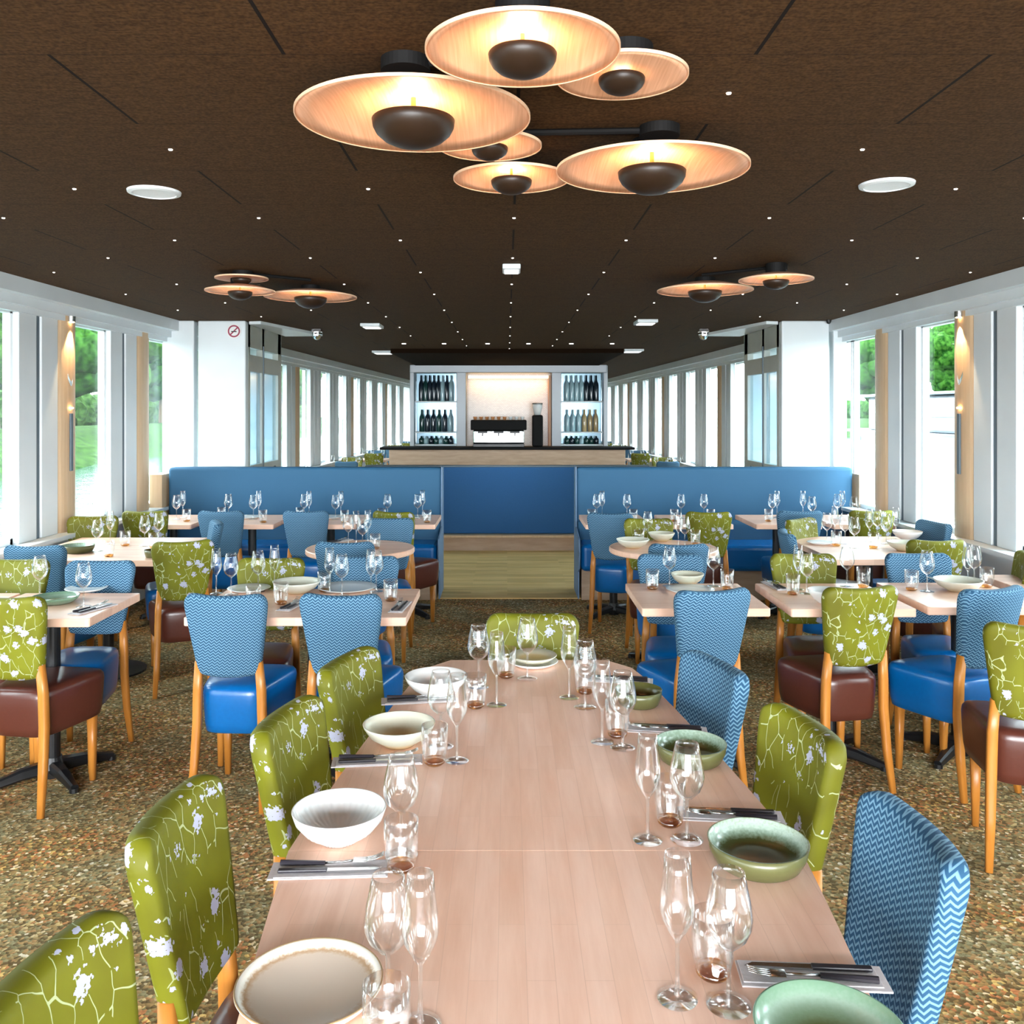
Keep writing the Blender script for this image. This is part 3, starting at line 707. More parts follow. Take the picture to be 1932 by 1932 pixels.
def table(x0, x1, y0, y1, label, disc=False, ped=(0, 0), group='beech dining tables'):
    t = thing('dining_table', label, 'table', ((x0+x1)/2, (y0+y1)/2, 0), 0, group)
    obj('tabletop', lambda bm: prism(bm, rrect(x1-x0, y1-y0, .012), TBL-.038, TBL, .004), m_beechx, t)
    pedestal(t, ped[0], ped[1], disc)
    return t
def round_table(cx, cy, R, label):
    t = thing('round_table', label, 'table', (cx, cy, 0), 0, 'round beech tables')
    obj('tabletop', lambda bm: lathe(bm, [(0, TBL-.035), (R-.005, TBL-.035), (R, TBL-.028), (R, TBL-.006), (R-.005, TBL), (0, TBL)], 64), m_beechx, t)
    pedestal(t)
# the long boat-shaped table, two halves butted together
TX, TY, TL = .077, 1.843, 1.412
def hw(t): t = abs(t); return .525-.115*t-.06*t*t
def long_half(s, label):
    t = thing('long_table', label, 'table', (TX, TY, 0), 0, 'halves of the long table')
    pts = []; N = 14
    for i in range(N+1):
        q = i/N; w = hw(q)
        if q > .9: w -= .07*((q-.9)/.1)**2
        pts.append((w, s*(q*TL+.0002)))
    poly = pts+[(-x, y) for x, y in pts[::-1]]
    if s < 0: poly = poly[::-1]
    obj('tabletop', lambda bm: prism(bm, poly, TBL-.038, TBL, .0012), m_beech, t)
    pedestal(t, 0, s*.85, r=.34)
long_half(-1, 'near half of the long boat-shaped beech table in the foreground')
long_half(1, 'far half of the long boat-shaped beech table in the foreground')

TD = {}
def T(key, desc, *a, **k):
    TD[key] = desc; return table(*a, **k)
TD['LT'] = 'the long table'
T('T1', 'the left-edge table', -2.38, -1.81, 3.90, 4.45, 'square beech table at the left edge of the photo, green bowl on it', ped=(.0, -.02))
table(-2.97, -2.40, 3.90, 4.45, 'beech table beyond the left edge, joined to the left-edge table')
T('T2', 'the four-seat table left of centre', -1.41, -.44, 3.92, 4.56, 'wide beech table for four behind the two zigzag blue chairs', ped=(.02, 0))
T('T3', 'the table right of the aisle', .615, 1.20, 4.10, 4.70, 'beech table right of the aisle, nearest the long table')
T('T4', 'the middle right table', 1.29, 1.86, 4.09, 4.70, 'beech table behind the brown-seated green chair at right')
T('T5', 'the right-edge table', 1.93, 2.50, 4.13, 4.72, 'beech table near the right edge carrying a deep yellow-green bowl')
table(2.60, 3.10, 4.35, 4.95, 'small beech table under the right-hand window at the photo edge')
T('TL', 'the left window table', -3.02, -2.12, 5.42, 6.40, 'large beech table under the left windows set with glasses', disc=True, ped=(-.0, -.1))
T('TR', 'the right window table', 1.98, 2.78, 5.46, 6.45, 'large beech table under the right windows crowded with glasses', disc=True)
round_table(-.966, 5.93, .355, 'round beech table left of the aisle'); TD['RL'] = 'the left round table'
round_table(1.03, 5.95, .355, 'round beech table right of the aisle'); TD['RR'] = 'the right round table'
bt = [('B1', -3.02, -2.50, 'the first bench table from left'), ('B2', -2.37, -1.85, 'the second bench table from left'), ('B3', -1.72, -1.20, 'the third bench table from left'), ('B4', -1.09, -.57, 'the fourth bench table from left'),
      ('B5', .62, 1.14, 'the first bench table right of the aisle'), ('B6', 1.27, 1.79, 'the second bench table right of the aisle'), ('B7', 1.97, 2.49, 'the third bench table right of the aisle'), ('B8', 2.58, 3.08, 'the last bench table at far right')]
for k, a, b, dsc in bt:
    T(k, dsc, a, b, 7.12, 7.80, 'small beech table at the blue bench, '+dsc.replace('the ', '', 1).replace(' bench table', ''), group='tables along the blue benches')

# ------------------------------------------------------------------ chairs
def chair_proto(name, label, fab, leather):
    t = thing(name, label, 'chair')
    def seat(bm):
        rings = []
        base = []
        poly = [(.205, .20), (-.205, .20), (-.135, -.19), (.135, -.19)]
        # rounded trapezoid outline
        N = 40
        for i in range(N):
            a = 2*PI*i/N; c, s_ = math.cos(a), math.sin(a); e = .38
            sx = math.copysign(abs(c)**e, c); sy = math.copysign(abs(s_)**e, s_)
            wv = .17+.035*sy
            base.append((sx*wv, .005+sy*.195))
        for z, k in ((.298, .86), (.305, .93), (.34, .965), (.42, .99), (.465, 1.0), (.485, .985), (.498, .94), (.506, .8), (.510, .45)):
            rings.append([bm.verts.new((x*k, .005+(y-.005)*k, z)) for x, y in base])
        for A, B in zip(rings, rings[1:]):
            for i in range(N): bm.faces.new((A[i], A[(i+1) % N], B[(i+1) % N], B[i]))
        bm.faces.new(rings[0][::-1]); bm.faces.new(rings[-1])
    obj('seat', seat, leather, t, smooth=True)
    def back(bm):
        NU, NV = 16, 14
        def pt(u, v, side_):
            # u -1..1, v 0..1
            w = .131+.048*min(1, v*1.1)**.9
            if v > .9: w -= .012*((v-.9)/.1)**2
            if v < .1: w -= .004*((.1-v)/.1)**1.5
            x = u*w
            zb = .552+.012*abs(u)**2.5; zt = .912+.012*u*u-.022*max(0, (abs(u)-.82)/.18)**2
            z = zb+(zt-zb)*v
            yc = -.205-.075*v+.035*u*u*(.4+.6*v)
            th = .029*(1-.15*abs(u)**4)
            return (x, yc+side_*th, z)
        g = {}
        for sd in (-1, 1):
            for i in range(NU+1):
                for j in range(NV+1):
                    g[sd, i, j] = bm.verts.new(pt(-1+2*i/NU, j/NV, sd))
        for sd in (-1, 1):
            for i in range(NU):
                for j in range(NV):
                    q = [g[sd, i, j], g[sd, i+1, j], g[sd, i+1, j+1], g[sd, i, j+1]]
                    bm.faces.new(q if sd < 0 else q[::-1])
        loop = [(i, 0) for i in range(NU)]+[(NU, j) for j in range(NV)]+[(i, NV) for i in range(NU, 0, -1)]+[(0, j) for j in range(NV, 0, -1)]
        for k in range(len(loop)):
            a, b = loop[k], loop[(k+1) % len(loop)]
            bm.faces.new((g[-1, a[0], a[1]], g[1, a[0], a[1]], g[1, b[0], b[1]], g[-1, b[0], b[1]]))
    bk = obj('backrest', back, fab, t, sub=1)
    obj('back_seam', lambda bm: tube(bm, [(0, -.2325, .575), (0, -.249, .65), (0, -.2655, .73)], .0016, 6), m_slot, bk)
    for s_ in (-1, 1):
        obj('leg', lambda bm: tube(bm, [(s_*.128, -.207, .62), (s_*.137, -.200, .50), (s_*.140, -.198, .36), (s_*.146, -.215, .18), (s_*.156, -.245, 0)], [.017, .019, .019, .017, .013], 12, square=True), m_leg, t, smooth=True)
        obj('leg', lambda bm: tube(bm, [(s_*.135, .145, .31), (s_*.135, .150, 0)], [.021, .013], 12, square=True), m_leg, t, smooth=True)
    return t
proto = {}
def chair(kind, px, d, heading, label, group='upholstered dining chairs', x=None, sc=1.0):
    """px, d: pixel column and depth of the top of the backrest; heading: 0 faces away, 90 faces right"""
    a = math.radians(heading); fx, fy = math.sin(a), math.cos(a)
    bx = XA(px, d) if x is None else x
    loc = (bx+.28*fx, d+.28*fy, 0)
    if kind not in proto:
        nm = 'dining_chair'
        fab, lea = {'blue': (m_zig, m_blueleather), 'green': (m_green, m_brownleather)}[kind]
        t = chair_proto(nm, label, fab, lea); t['group'] = group
        t.location = loc; t.rotation_euler = (0, 0, -a); proto[kind] = t
    else: t = dup(proto[kind], loc, -a, label, group)
    return t
LTg = 'chairs around the long table'
chair('green', 0, 1.24, 98, 'green blossom-print chair cut off at the bottom left corner', LTg, x=-.665)
chair('green', 0, 1.755, 94, 'green blossom-print chair left of the long table, beside the sand plate', LTg, x=-.674)
chair('green', 0, 2.29, 101, 'green blossom-print chair left of the long table, beside the white ribbed bowl', LTg, x=-.586)
chair('green', 0, 2.80, 107, 'green blossom-print chair left of the long table, last before its far end', LTg, x=-.52)
chair('blue', 0, 1.67, -92, 'blue zigzag chair at the bottom right of the long table', LTg, x=.778)
chair('green', 0, 2.225, -101, 'green blossom-print chair right of the long table, behind the dark green bowl', LTg, x=.756)
chair('blue', 0, 2.75, -107, 'blue zigzag chair right of the long table, last before its far end', LTg, x=.659)
chair('green', 1004, 3.42, 180, 'green blossom-print chair at the far head of the long table', LTg)
chair('green', 1962, 3.20, 18, 'green blossom-print chair cut off by the right edge', LTg)
S = 'chairs at the side tables'
chair('blue', 420, 3.74, 3, 'blue zigzag chair seen from behind, left of two at the four-seat table', S)
chair('blue', 638, 3.74, 5, 'blue zigzag chair seen from behind, right of two at the four-seat table', S)
chair('green', 515, 4.70, 180, 'green blossom-print chair facing us across the four-seat table', S)
chair('blue', 692, 4.76, 180, 'blue zigzag chair facing us across the four-seat table', S)
chair('blue', 648, 5.24, 2, 'blue zigzag chair seen from behind at the left round table', S)
chair('blue', 735, 6.44, 178, 'blue zigzag chair facing us behind the left round table', S)
chair('green', 738, 6.82, 22, 'green blossom-print chair turned away at the fourth bench table', S)
chair('blue', 575, 6.86, 0, 'blue chair seen from behind at the third bench table from left', S)
chair('blue', 414, 6.86, 0, 'blue chair seen from behind at the second bench table from left', S)
chair('green', 270, 6.86, 0, 'green chair seen from behind at the first bench table from left', S)
chair('blue', 415, 6.22, -112, 'blue chair turned sideways at the right end of the left window table', S)
chair('green', 178, 6.58, 168, 'green chair facing us beyond the left window table', S)
chair('green', 346, 5.28, -22, 'green blossom-print chair with brown seat turned towards the left window table', S)
chair('blue', 60, 5.10, 0, 'blue zigzag chair at the far left in front of the window table', S)
chair('green', 35, 4.66, 178, 'green blossom-print chair facing us at the left edge', S)
chair('blue', 196, 4.62, 180, 'blue zigzag chair facing us across the left-edge table', S)
chair('green', 0, 3.70, 8, 'green blossom-print chair with large brown seat at the left edge', S)
chair('blue', 1352, 3.84, -14, 'blue zigzag chair seen from behind at the table right of the aisle', S)
chair('blue', 1262, 4.83, 180, 'blue zigzag chair facing us across the table right of the aisle', S)
chair('blue', 1283, 5.16, 0, 'blue zigzag chair seen from behind at the right round table', S)
chair('green', 1222, 6.42, 180, 'green chair facing us behind the right round table', S)
chair('blue', 1150, 6.72, 14, 'dark blue chair seen from behind at the first bench table right of the aisle', S)
chair('green', 1338, 6.80, 5, 'green chair seen from behind at the second bench table right of the aisle', S)
chair('green', 1632, 3.90, -10, 'green blossom-print chair with brown seat seen from behind at the middle right table', S)
chair('green', 1511, 4.84, 180, 'green blossom-print chair facing us across the middle right table', S)
chair('blue', 1884, 3.88, -20, 'blue zigzag chair seen from behind at the right-edge table', S)
chair('blue', 1726, 4.86, 180, 'blue zigzag chair facing us across the right-edge table', S)
chair('blue', 1476, 5.72, 98, 'dark blue chair turned sideways at the left end of the right window table', S)
chair('green', 1503, 6.40, 140, 'green chair at the far left corner of the right window table', S)
chair('green', 1648, 6.90, 0, 'green chair beyond the right window table, back to the last bench table', S)
chair('blue', 1512, 6.86, 0, 'blue chair seen from behind at the third bench table right of the aisle', S)
chair('blue', 1770, 6.22, -100, 'dark blue chair by the right window turned to the crowded table', S)
chair('green', 1772, 5.32, 0, 'green blossom-print chair seen from behind in front of the right window table', S)
chair('green', 1948, 4.80, -70, 'green chair cut off by the right edge under the window', S)

# far dining rows beyond the low partition
for s_, nm in ((-1, 'left'), (1, 'right')):
    ords4 = ['nearest', 'second nearest', 'third nearest', 'farthest']
    for i, d in enumerate((14.2, 16.8, 19.4, 22.0)):
        x = s_*(2.55-.03*i)
        if i: table(x-.3, x+.3, d-.35, d+.35, '%s table of the %s-hand row beside the bar' % (ords4[i], nm), group='tables beside the bar')
        else: table(x-.3, x+.3, d-.35, d+.35, 'nearest table of the %s-hand row beside the bar' % nm, group='tables beside the bar')
        chair('blue' if i % 2 == 0 else 'green', 0, d-.62, 0, '%s chair seen from behind at the %s far table on the %s' % ('blue' if i % 2 == 0 else 'green', ords4[i], nm), 'chairs beside the bar', x=x+s_*-.12)
        chair('green' if i % 2 == 0 else 'blue', 0, d+.66, 180, '%s chair facing us at the %s far table on the %s' % ('green' if i % 2 == 0 else 'blue', ords4[i], nm), 'chairs beside the bar', x=x)

# ------------------------------------------------------------------ tableware
seg = 28
glass_me = {
 'wine glass': ('wine_glass', mesh('wine_bowl', lambda bm: lathe(bm, [(.0035, .083), (.012, .088), (.028, .104), (.0355, .122), (.0365, .135), (.033, .160), (.0275, .185), (.024, .202), (.0232, .202), (.027, .185), (.0325, .160), (.036, .135), (.0348, .122), (.0272, .105), (.011, .091), (0, .089)], seg), m_glass, True),
     mesh('wine_stem', lambda bm: lathe(bm, [(.0065, .004), (.004, .012), (.0034, .04), (.0034, .076), (.0045, .085)], 10), m_stem, True), mesh('wine_foot', lambda bm: lathe(bm, [(0, 0), (.034, 0), (.034, .0015), (.02, .0035), (.0065, .006), (0, .007)], seg), m_glass, True)),
 'champagne flute': ('champagne_flute', mesh('flute_bowl', lambda bm: lathe(bm, [(.0035, .088), (.012, .100), (.024, .122), (.0275, .138), (.026, .160), (.022, .195), (.0195, .222), (.0188, .222), (.0215, .195), (.0255, .160), (.027, .138), (.0232, .122), (.011, .103), (0, .096)], seg), m_glass, True),
     mesh('flute_stem', lambda bm: lathe(bm, [(.006, .004), (.004, .012), (.0033, .045), (.0033, .082), (.0045, .090)], 10), m_stem, True), mesh('flute_foot', lambda bm: lathe(bm, [(0, 0), (.031, 0), (.031, .0015), (.018, .0035), (.006, .006), (0, .007)], seg), m_glass, True)),
}
def rib(a, r, z): return 1+.012*math.cos(18*a)
tumb_me = mesh('tumbler_wall', lambda bm: lathe(bm, [(.027, .012), (.0315, .03), (.0335, .06), (.0335, .1), (.0325, .1), (.032, .06), (.029, .03), (.024, .016)], 54, rib), m_tumbler, True)
tumb_base = mesh('tumbler_base', lambda bm: lathe(bm, [(0, 0), (.02, 0), (.0265, .006), (.0275, .013), (.0, .016)], 24), m_amber_reflection, True)
protos_ware = {}
def ware(kind, px, py, label, group, x=None, y=None, z=TBL):
    if x is None: x, y = P(px, py, z)
    if kind in protos_ware:
        return dup(protos_ware[kind], (x, y, z+.0005), random.random()*6, label, group)
    if kind in glass_me:
        nm, a, b, c = glass_me[kind]
        t = thing(nm, label, 'glass', (x, y, z+.0005), 0, group)
        obj('glass_bowl', a, None, t); obj('stem', b, None, t); obj('foot', c, None, t)
    else:
        t = thing('tumbler', label, 'glass', (x, y, z+.0005), 0, group)
        obj('glass_wall', tumb_me, None, t); obj('thick_base', tumb_base, None, t)
    protos_ware[kind] = t
    return t
plural = {'wine glass': 'wine glasses', 'champagne flute': 'champagne flutes', 'tumbler': 'tumblers'}
def setting(key, items):
    """items: (kind letter, px, py of the foot)"""
    names = {'w': 'wine glass', 'f': 'champagne flute', 't': 'tumbler'}
    by = {}
    for k, px, py in items: by.setdefault(names[k], []).append((px, py))
    for kind, L in by.items():
        L.sort(); n = len(L)
        for i, (px, py) in enumerate(L):
            if n == 1: lab = 'clear %s on %s' % (kind, TD[key])
            elif n == 2: lab = '%s of two %s on %s' % (('left', 'right')[i], plural[kind], TD[key])
            else: lab = '%s %s from the left on %s' % (ords[i], kind, TD[key])
            ware(kind, px, py, lab, plural[kind]+' on the tables')
# the long table, labels by their neighbours
LTw = 'glassware on the long table'
for k, px, py, lab in (
  ('w', 732, 1905, 'wine glass behind the front tumbler, right of the sand plate'),
  ('f', 793, 1935, 'champagne flute at the bottom, right of the sand plate'),
  ('t', 729, 1992, 'tumbler at the bottom edge in front of the sand plate'),
  ('w', 757, 1612, 'wine glass right of the white ribbed bowl'),
  ('t', 757, 1642, 'tumbler with amber reflection tinted into its base right of the white ribbed bowl'),
  ('t', 820, 1442, 'tumbler right of the sand-coloured bowl on the left side'),
  ('f', 862, 1435, 'champagne flute behind the tumbler by the sand-coloured bowl'),
  ('w', 832, 1408, 'wine glass behind the sand-coloured bowl on the left side'),
  ('t', 897, 1335, 'tumbler right of the far white bowl'),
  ('f', 937, 1330, 'champagne flute right of the far white bowl'),
  ('w', 903, 1296, 'wine glass behind the far white bowl'),
  ('t', 955, 1278, 'tumbler left of the stacked plates at the head'),
  ('w', 995, 1280, 'wine glass in front of the stacked plates at the head'),
  ('f', 1074, 1316, 'champagne flute right of the stacked plates at the head'),
  ('w', 1104, 1334, 'wine glass between the stacked plates and the farthest green bowl'),
  ('t', 1104, 1308, 'tumbler behind the wine glass left of the farthest green bowl'),
  ('f', 1136, 1400, 'champagne flute left of the farthest green bowl'),
  ('w', 1175, 1410, 'wine glass nearest the farthest green bowl'),
  ('t', 1165, 1390, 'tumbler between flute and wine glass by the farthest green bowl'),
  ('f', 1222, 1585, 'champagne flute left of the middle green bowl'),
  ('w', 1296, 1584, 'wine glass overlapping the middle green bowl'),
  ('t', 1264, 1556, 'tumbler between flute and wine glass left of the dark green bowl'),
  ('f', 1278, 1884, 'nearest champagne flute on the right side of the long table'),
  ('w', 1375, 1897, 'nearest wine glass on the right side of the long table'),
  ('t', 1345, 1842, 'tumbler between the nearest flute and wine glass at right')):
    ware({'w': 'wine glass', 'f': 'champagne flute', 't': 'tumbler'}[k], px, py, lab, LTw)
setting('T1', [('w', 75, 1128), ('w', 158, 1145)])
setting('T2', [('f', 408, 1120), ('w', 436, 1122), ('w', 487, 1116), ('f', 518, 1112), ('t', 530, 1140), ('t', 478, 1146), ('f', 622, 1118), ('w', 645, 1124), ('t', 612, 1116), ('w', 710, 1116), ('t', 737, 1134), ('f', 700, 1122)])
setting('T3', [('t', 1231, 1112), ('w', 1263, 1106), ('w', 1346, 1106), ('t', 1372, 1112)])
setting('T4', [('t', 1496, 1122), ('w', 1522, 1120), ('f', 1506, 1112), ('w', 1598, 1106), ('t', 1629, 1108)])
setting('T5', [('t', 1720, 1114), ('w', 1749, 1116), ('w', 1838, 1104), ('f', 1826, 1110), ('t', 1862, 1108)])
setting('RL', [('w', 657, 1028), ('f', 672, 1026), ('w', 684, 1034), ('f', 694, 1024), ('t', 708, 1036)])
setting('RR', [('t', 1206, 1028), ('w', 1222, 1020), ('f', 1280, 1030), ('w', 1292, 1032), ('t', 1312, 1028)])
setting('TL', [('w', 184, 1040), ('f', 208, 1026), ('t', 236, 1030), ('t', 205, 1050), ('w', 273, 1030), ('w', 300, 1024), ('t', 290, 1034)])
setting('TR', [('w', 1560, 1024), ('f', 1575, 1014), ('w', 1594, 1026), ('w', 1612, 1034), ('t', 1578, 1030), ('f', 1640, 1022), ('w', 1655, 1016), ('w', 1672, 1026), ('f', 1690, 1018), ('t', 1648, 1034)])
setting('B1', [('w', 333, 980), ('f', 345, 976), ('t', 352, 984)])
setting('B2', [('t', 418, 980), ('w', 431, 978), ('w', 478, 980), ('f', 488, 976), ('t', 496, 986)])
setting('B3', [('t', 566, 980), ('w', 574, 978), ('f', 583, 976), ('w', 633, 980), ('f', 643, 976), ('t', 650, 986)])
setting('B4', [('t', 720, 982), ('w', 731, 978), ('w', 788, 978), ('f', 797, 974), ('t', 806, 986)])
setting('B5', [('t', 1116, 984), ('w', 1126, 978), ('f', 1136, 976), ('w', 1183, 978), ('t', 1195, 984)])
setting('B6', [('t', 1272, 984), ('w', 1285, 978), ('w', 1328, 978), ('t', 1341, 984)])
setting('B7', [('t', 1450, 984), ('w', 1457, 978), ('f', 1466, 976), ('f', 1515, 976), ('w', 1532, 984)])
setting('B8', [('w', 1580, 978), ('f', 1589, 976), ('w', 1612, 984)])
for s_, nm in ((-1, 'left'), (1, 'right')):
    for i, d in enumerate((14.2, 16.8, 19.4, 22.0)):
        x = s_*(2.55-.03*i)
        for q, dx in enumerate((-.2, 0, .2)):
            ware('wine glass', 0, 0, 'wine glass, %s from left on the %s far table at %s' % (ords[q], ['nearest', 'second nearest', 'third nearest', 'farthest'][i], nm), 'glasses beside the bar', x=x+dx, y=d, z=TBL)

def bowl_mesh(kind, D):
    R = D/2
    if kind == 'ribbed':
        f = lambda a, r, z: 1+(.022*math.cos(36*a) if .3*R < r < .93*R else 0)
        return mesh('bowl_body', lambda bm: lathe(bm, [(0, 0), (R*.40, 0), (R*.42, .004), (R*.72, .022), (R*.93, .045), (R, .066), (R*.985, .068), (R*.96, .066), (R*.88, .045), (R*.66, .022), (R*.38, .010), (0, .009)], 144, f), m_china, True)
    if kind == 'white':
        return mesh('bowl_body', lambda bm: lathe(bm, [(0, 0), (R*.40, 0), (R*.42, .004), (R*.72, .022), (R*.93, .045), (R, .062), (R*.97, .063), (R*.88, .045), (R*.66, .022), (R*.38, .010), (0, .009)], 48), m_china, True)
    if kind in ('cream', 'creamdeep'):
        return mesh('bowl_body', lambda bm: lathe(bm, [(0, 0), (R*.42, 0), (R*.45, .004), (R*.80, .026), (R*.97, .050), (R, .058), (R*.96, .058), (R*.90, .046), (R*.72, .024), (R*.38, .011), (0, .010)], 48), m_cream, True)
    if kind == 'green':
        return mesh('bowl_body', lambda bm: lathe(bm, [(R*.80, .010), (R*.92, .030), (R*.955, .046), (R*.94, .046), (R*.90, .030), (R*.76, .014), (R*.5, .009), (0, .008)][0:0]+[(R*.985, .047), (R*.96, .047), (R*.92, .030), (R*.78, .014), (R*.5, .009), (0, .008)], 64), m_gbowl, True)
def dish(kind, px, py, w_px, label, z=TBL, rimz=.05, name='bowl', cat='bowl', group='bowls on the tables'):
    """px, py: pixel centre of the rim, w_px its width"""
    x, y = P(px, py, z+rimz); D = w_px*y/F
    t = thing(name, label, cat, (x, y, z+.0005), 0, group)
    R = D/2
    if kind == 'green':
        obj('glazed_inside', bowl_mesh('green', D), None, t)
        obj('outer_wall', lambda bm: lathe(bm, [(0, 0), (R*.78, 0), (R*.84, .004), (R*.96, .026), (R, .047), (R*.985, .047), (R*.95, .03), (R*.8, .008), (0, .004)], 64), m_gbowl_out, t, smooth=True)
    elif kind == 'plate':
        obj('plate_body', lambda bm: lathe(bm, [(0, 0), (R*.82, 0), (R*.90, .004), (R, .018), (R*.975, .020), (R*.93, .013), (R*.86, .0085), (0, .008)], 72), m_sand, t, smooth=True)
        obj('rim_line', lambda bm: lathe(bm, [(R*.975, .0195), (R*.985, .0215), (R*1.0, .0195), (R*.99, .018), (R*.975, .0195)], 72), plain('brown_rim', (.30, .20, .10), .4), t, smooth=True)
    elif kind == 'mint':
        obj('plate_body', lambda bm: lathe(bm, [(0, 0), (R*.70, 0), (R*.76, .004), (R*.93, .018), (R, .032), (R*.97, .032), (R*.88, .02), (R*.70, .010), (0, .008)], 72), m_mint, t, smooth=True)
    elif kind == 'flat':
        obj('plate_body', lambda bm: lathe(bm, [(0, 0), (R*.7, 0), (R, .014), (R*.98, .016), (R*.7, .006), (0, .005)], 48), m_china if name == 'plate' else m_cream, t, smooth=True)
    else:
        obj('bowl_body', bowl_mesh(kind, D), None, t)
    return t
dish('plate', 584, 1850, 276, 'large sand-coloured plate with white rim at the bottom left of the long table', rimz=.02, name='plate', cat='plate')
dish('ribbed', 640, 1524, 176, 'white ribbed bowl on the left side of the long table', rimz=.067)
dish('cream', 753, 1364, 136, 'cream bowl with sandy inside on the left side of the long table', rimz=.058)
dish('white', 823, 1274, 118, 'white bowl farthest on the left side of the long table', rimz=.063)
p1 = dish('flat', 1006, 1246, 94, 'lower of two stacked plates at the head of the long table', rimz=.015, name='plate', cat='plate')
t = thing('plate', 'upper of two stacked plates at the head of the long table', 'plate', (p1.location.x, p1.location.y, TBL+.017), 0, 'bowls on the tables')
obj('plate_body', lambda bm: lathe(bm, [(0, 0), (.06, 0), (.084, .018), (.082, .020), (.06, .007), (0, .006)], 48), m_cream, t, smooth=True)
dish('green', 1205, 1300, 88, 'farthest olive green bowl on the right side of the long table', rimz=.047)
dish('green', 1303, 1400, 134, 'middle olive green bowl on the right side of the long table', rimz=.047)
dish('green', 1430, 1584, 187, 'large olive green bowl with brown inside on the right side', rimz=.047)
dish('mint', 1566, 1936, 282, 'mint green dish at the bottom right of the long table', rimz=.032)
dish('mint', 105, 1124, 84, 'green dish on the left-edge table', rimz=.032)
dish('flat', 163, 1108, 76, 'white plate on the left-edge table', rimz=.016, name='plate', cat='plate')
dish('cream', 560, 1096, 90, 'pale bowl in the middle of the four-seat table', rimz=.058)
dish('flat', 655, 1106, 110, 'round white plate on the right half of the four-seat table', rimz=.016, name='plate', cat='plate')
dish('flat', 470, 1108, 80, 'white plate on the left half of the four-seat table', rimz=.016, name='plate', cat='plate')
dish('cream', 1297, 1082, 62, 'ochre bowl on the table right of the aisle', rimz=.058)
dish('flat', 1302, 1110, 90, 'white plate on the table right of the aisle', rimz=.016, name='plate', cat='plate')
dish('white', 1556, 1112, 62, 'white bowl on the middle right table', rimz=.062)
dish('cream', 1808, 1093, 88, 'deep yellow-green bowl on the right-edge table', rimz=.058)
dish('flat', 1772, 1086, 60, 'white plate behind the deep bowl on the right-edge table', rimz=.016, name='plate', cat='plate')
dish('cream', 1194, 1022, 62, 'cream dish at the left of the right round table', rimz=.04)
dish('cream', 1248, 1005, 50, 'pale yellow bowl on the right round table', rimz=.058)
dish('green', 147, 1028, 60, 'dark green bowl on the left window table', rimz=.047)
dish('green', 290, 1037, 34, 'small dark bowl at the right of the left window table', rimz=.047)
dish('cream', 1706, 1022, 62, 'yellow-brown bowl at the right end of the right window table', rimz=.058)
dish('white', 1712, 1002, 54, 'clear white bowl behind the brown one on the right window table', rimz=.062)
dish('flat', 1548, 1022, 50, 'white plate at the left end of the right window table', rimz=.016, name='plate', cat='plate')
for px, w, lab in ((465, 52, 'second bench table from left'), (616, 54, 'third bench table from left'), (768, 52, 'fourth bench table from left'), (1156, 56, 'first bench table right of the aisle'), (1490, 50, 'third bench table right of the aisle')):
    dish('flat', px, 974, w, 'white plate on the '+lab, rimz=.016, name='plate', cat='plate')

# cutlery on napkins: long axis across the table edge
def cutlery(px, py, ang, desc, L=.205, flip=1):
    x, y = P(px, py, TBL)
    nap = thing('napkin', 'folded grey napkin %s' % desc, 'napkin', (x, y, TBL+.0005), ang, 'napkins')
    obj('folded_cloth', lambda bm: (box(bm, (0, 0, .0015), (.23, .066, .003), .001), box(bm, (.004, -.003, .0040), (.215, .056, .002), .0008)), m_napkin, nap)
    zc_ = TBL+.0068
    k = thing('table_knife', 'black-handled table knife %s' % desc, 'knife', (x, y, zc_), ang, 'table knives')
    obj('handle', lambda bm: box(bm, (-.05*flip, -.014, .003), (.095, .012, .006), .002), m_knife, k)
    obj('blade', lambda bm: prism(bm, [(-.004, -.020), (.09, -.019), (.104, -.010), (-.004, -.008)] if flip > 0 else [(.004, -.008), (-.104, -.010), (-.09, -.019), (.004, -.020)], .002, .0035), m_steel, k)
    f = thing('table_fork', 'black-handled table fork %s' % desc, 'fork', (x, y, zc_), ang, 'table forks')
    obj('handle', lambda bm: tube(bm, [(-.098*flip, .016, .004), (-.01*flip, .010, .004)], [.0055, .0042], 8), m_knife, f)
    def head(bm):
        tube(bm, [(-.01*flip, .010, .004), (.045*flip, .013, .006)], .0022, 6)
        box(bm, (.058*flip, .014, .007), (.028, .020, .0018), .0006)
        for q in (-.0075, -.0025, .0025, .0075):
            tube(bm, [(.068*flip, .014+q, .007), (.088*flip, .016+q, .010), (.104*flip, .018+q, .016)], .0012, 5)
    obj('fork_head', head, m_steel, f, smooth=True)
cutlery(622, 1643, math.radians(3), 'between the sand plate and the white ribbed bowl')
cutlery(712, 1437, math.radians(6), 'between the white ribbed bowl and the cream bowl')
cutlery(790, 1322, math.radians(8), 'before the far white bowl at left')
cutlery(1532, 1845, math.radians(176), 'behind the mint green dish')
cutlery(1378, 1541, math.radians(174), 'behind the large olive green bowl')
cutlery(1256, 1378, math.radians(172), 'behind the middle olive green bowl')
cutlery(1166, 1284, math.radians(170), 'behind the farthest olive green bowl')
cutlery(176, 1150, math.radians(70), 'at the near right of the left-edge table')
cutlery(553, 1143, math.radians(80), 'at the near middle of the four-seat table')
cutlery(755, 1146, math.radians(85), 'at the right end of the four-seat table')
cutlery(1462, 1106, math.radians(95), 'at the left end of the middle right table')
cutlery(640, 1022, math.radians(60), 'at the back left of the left round table')

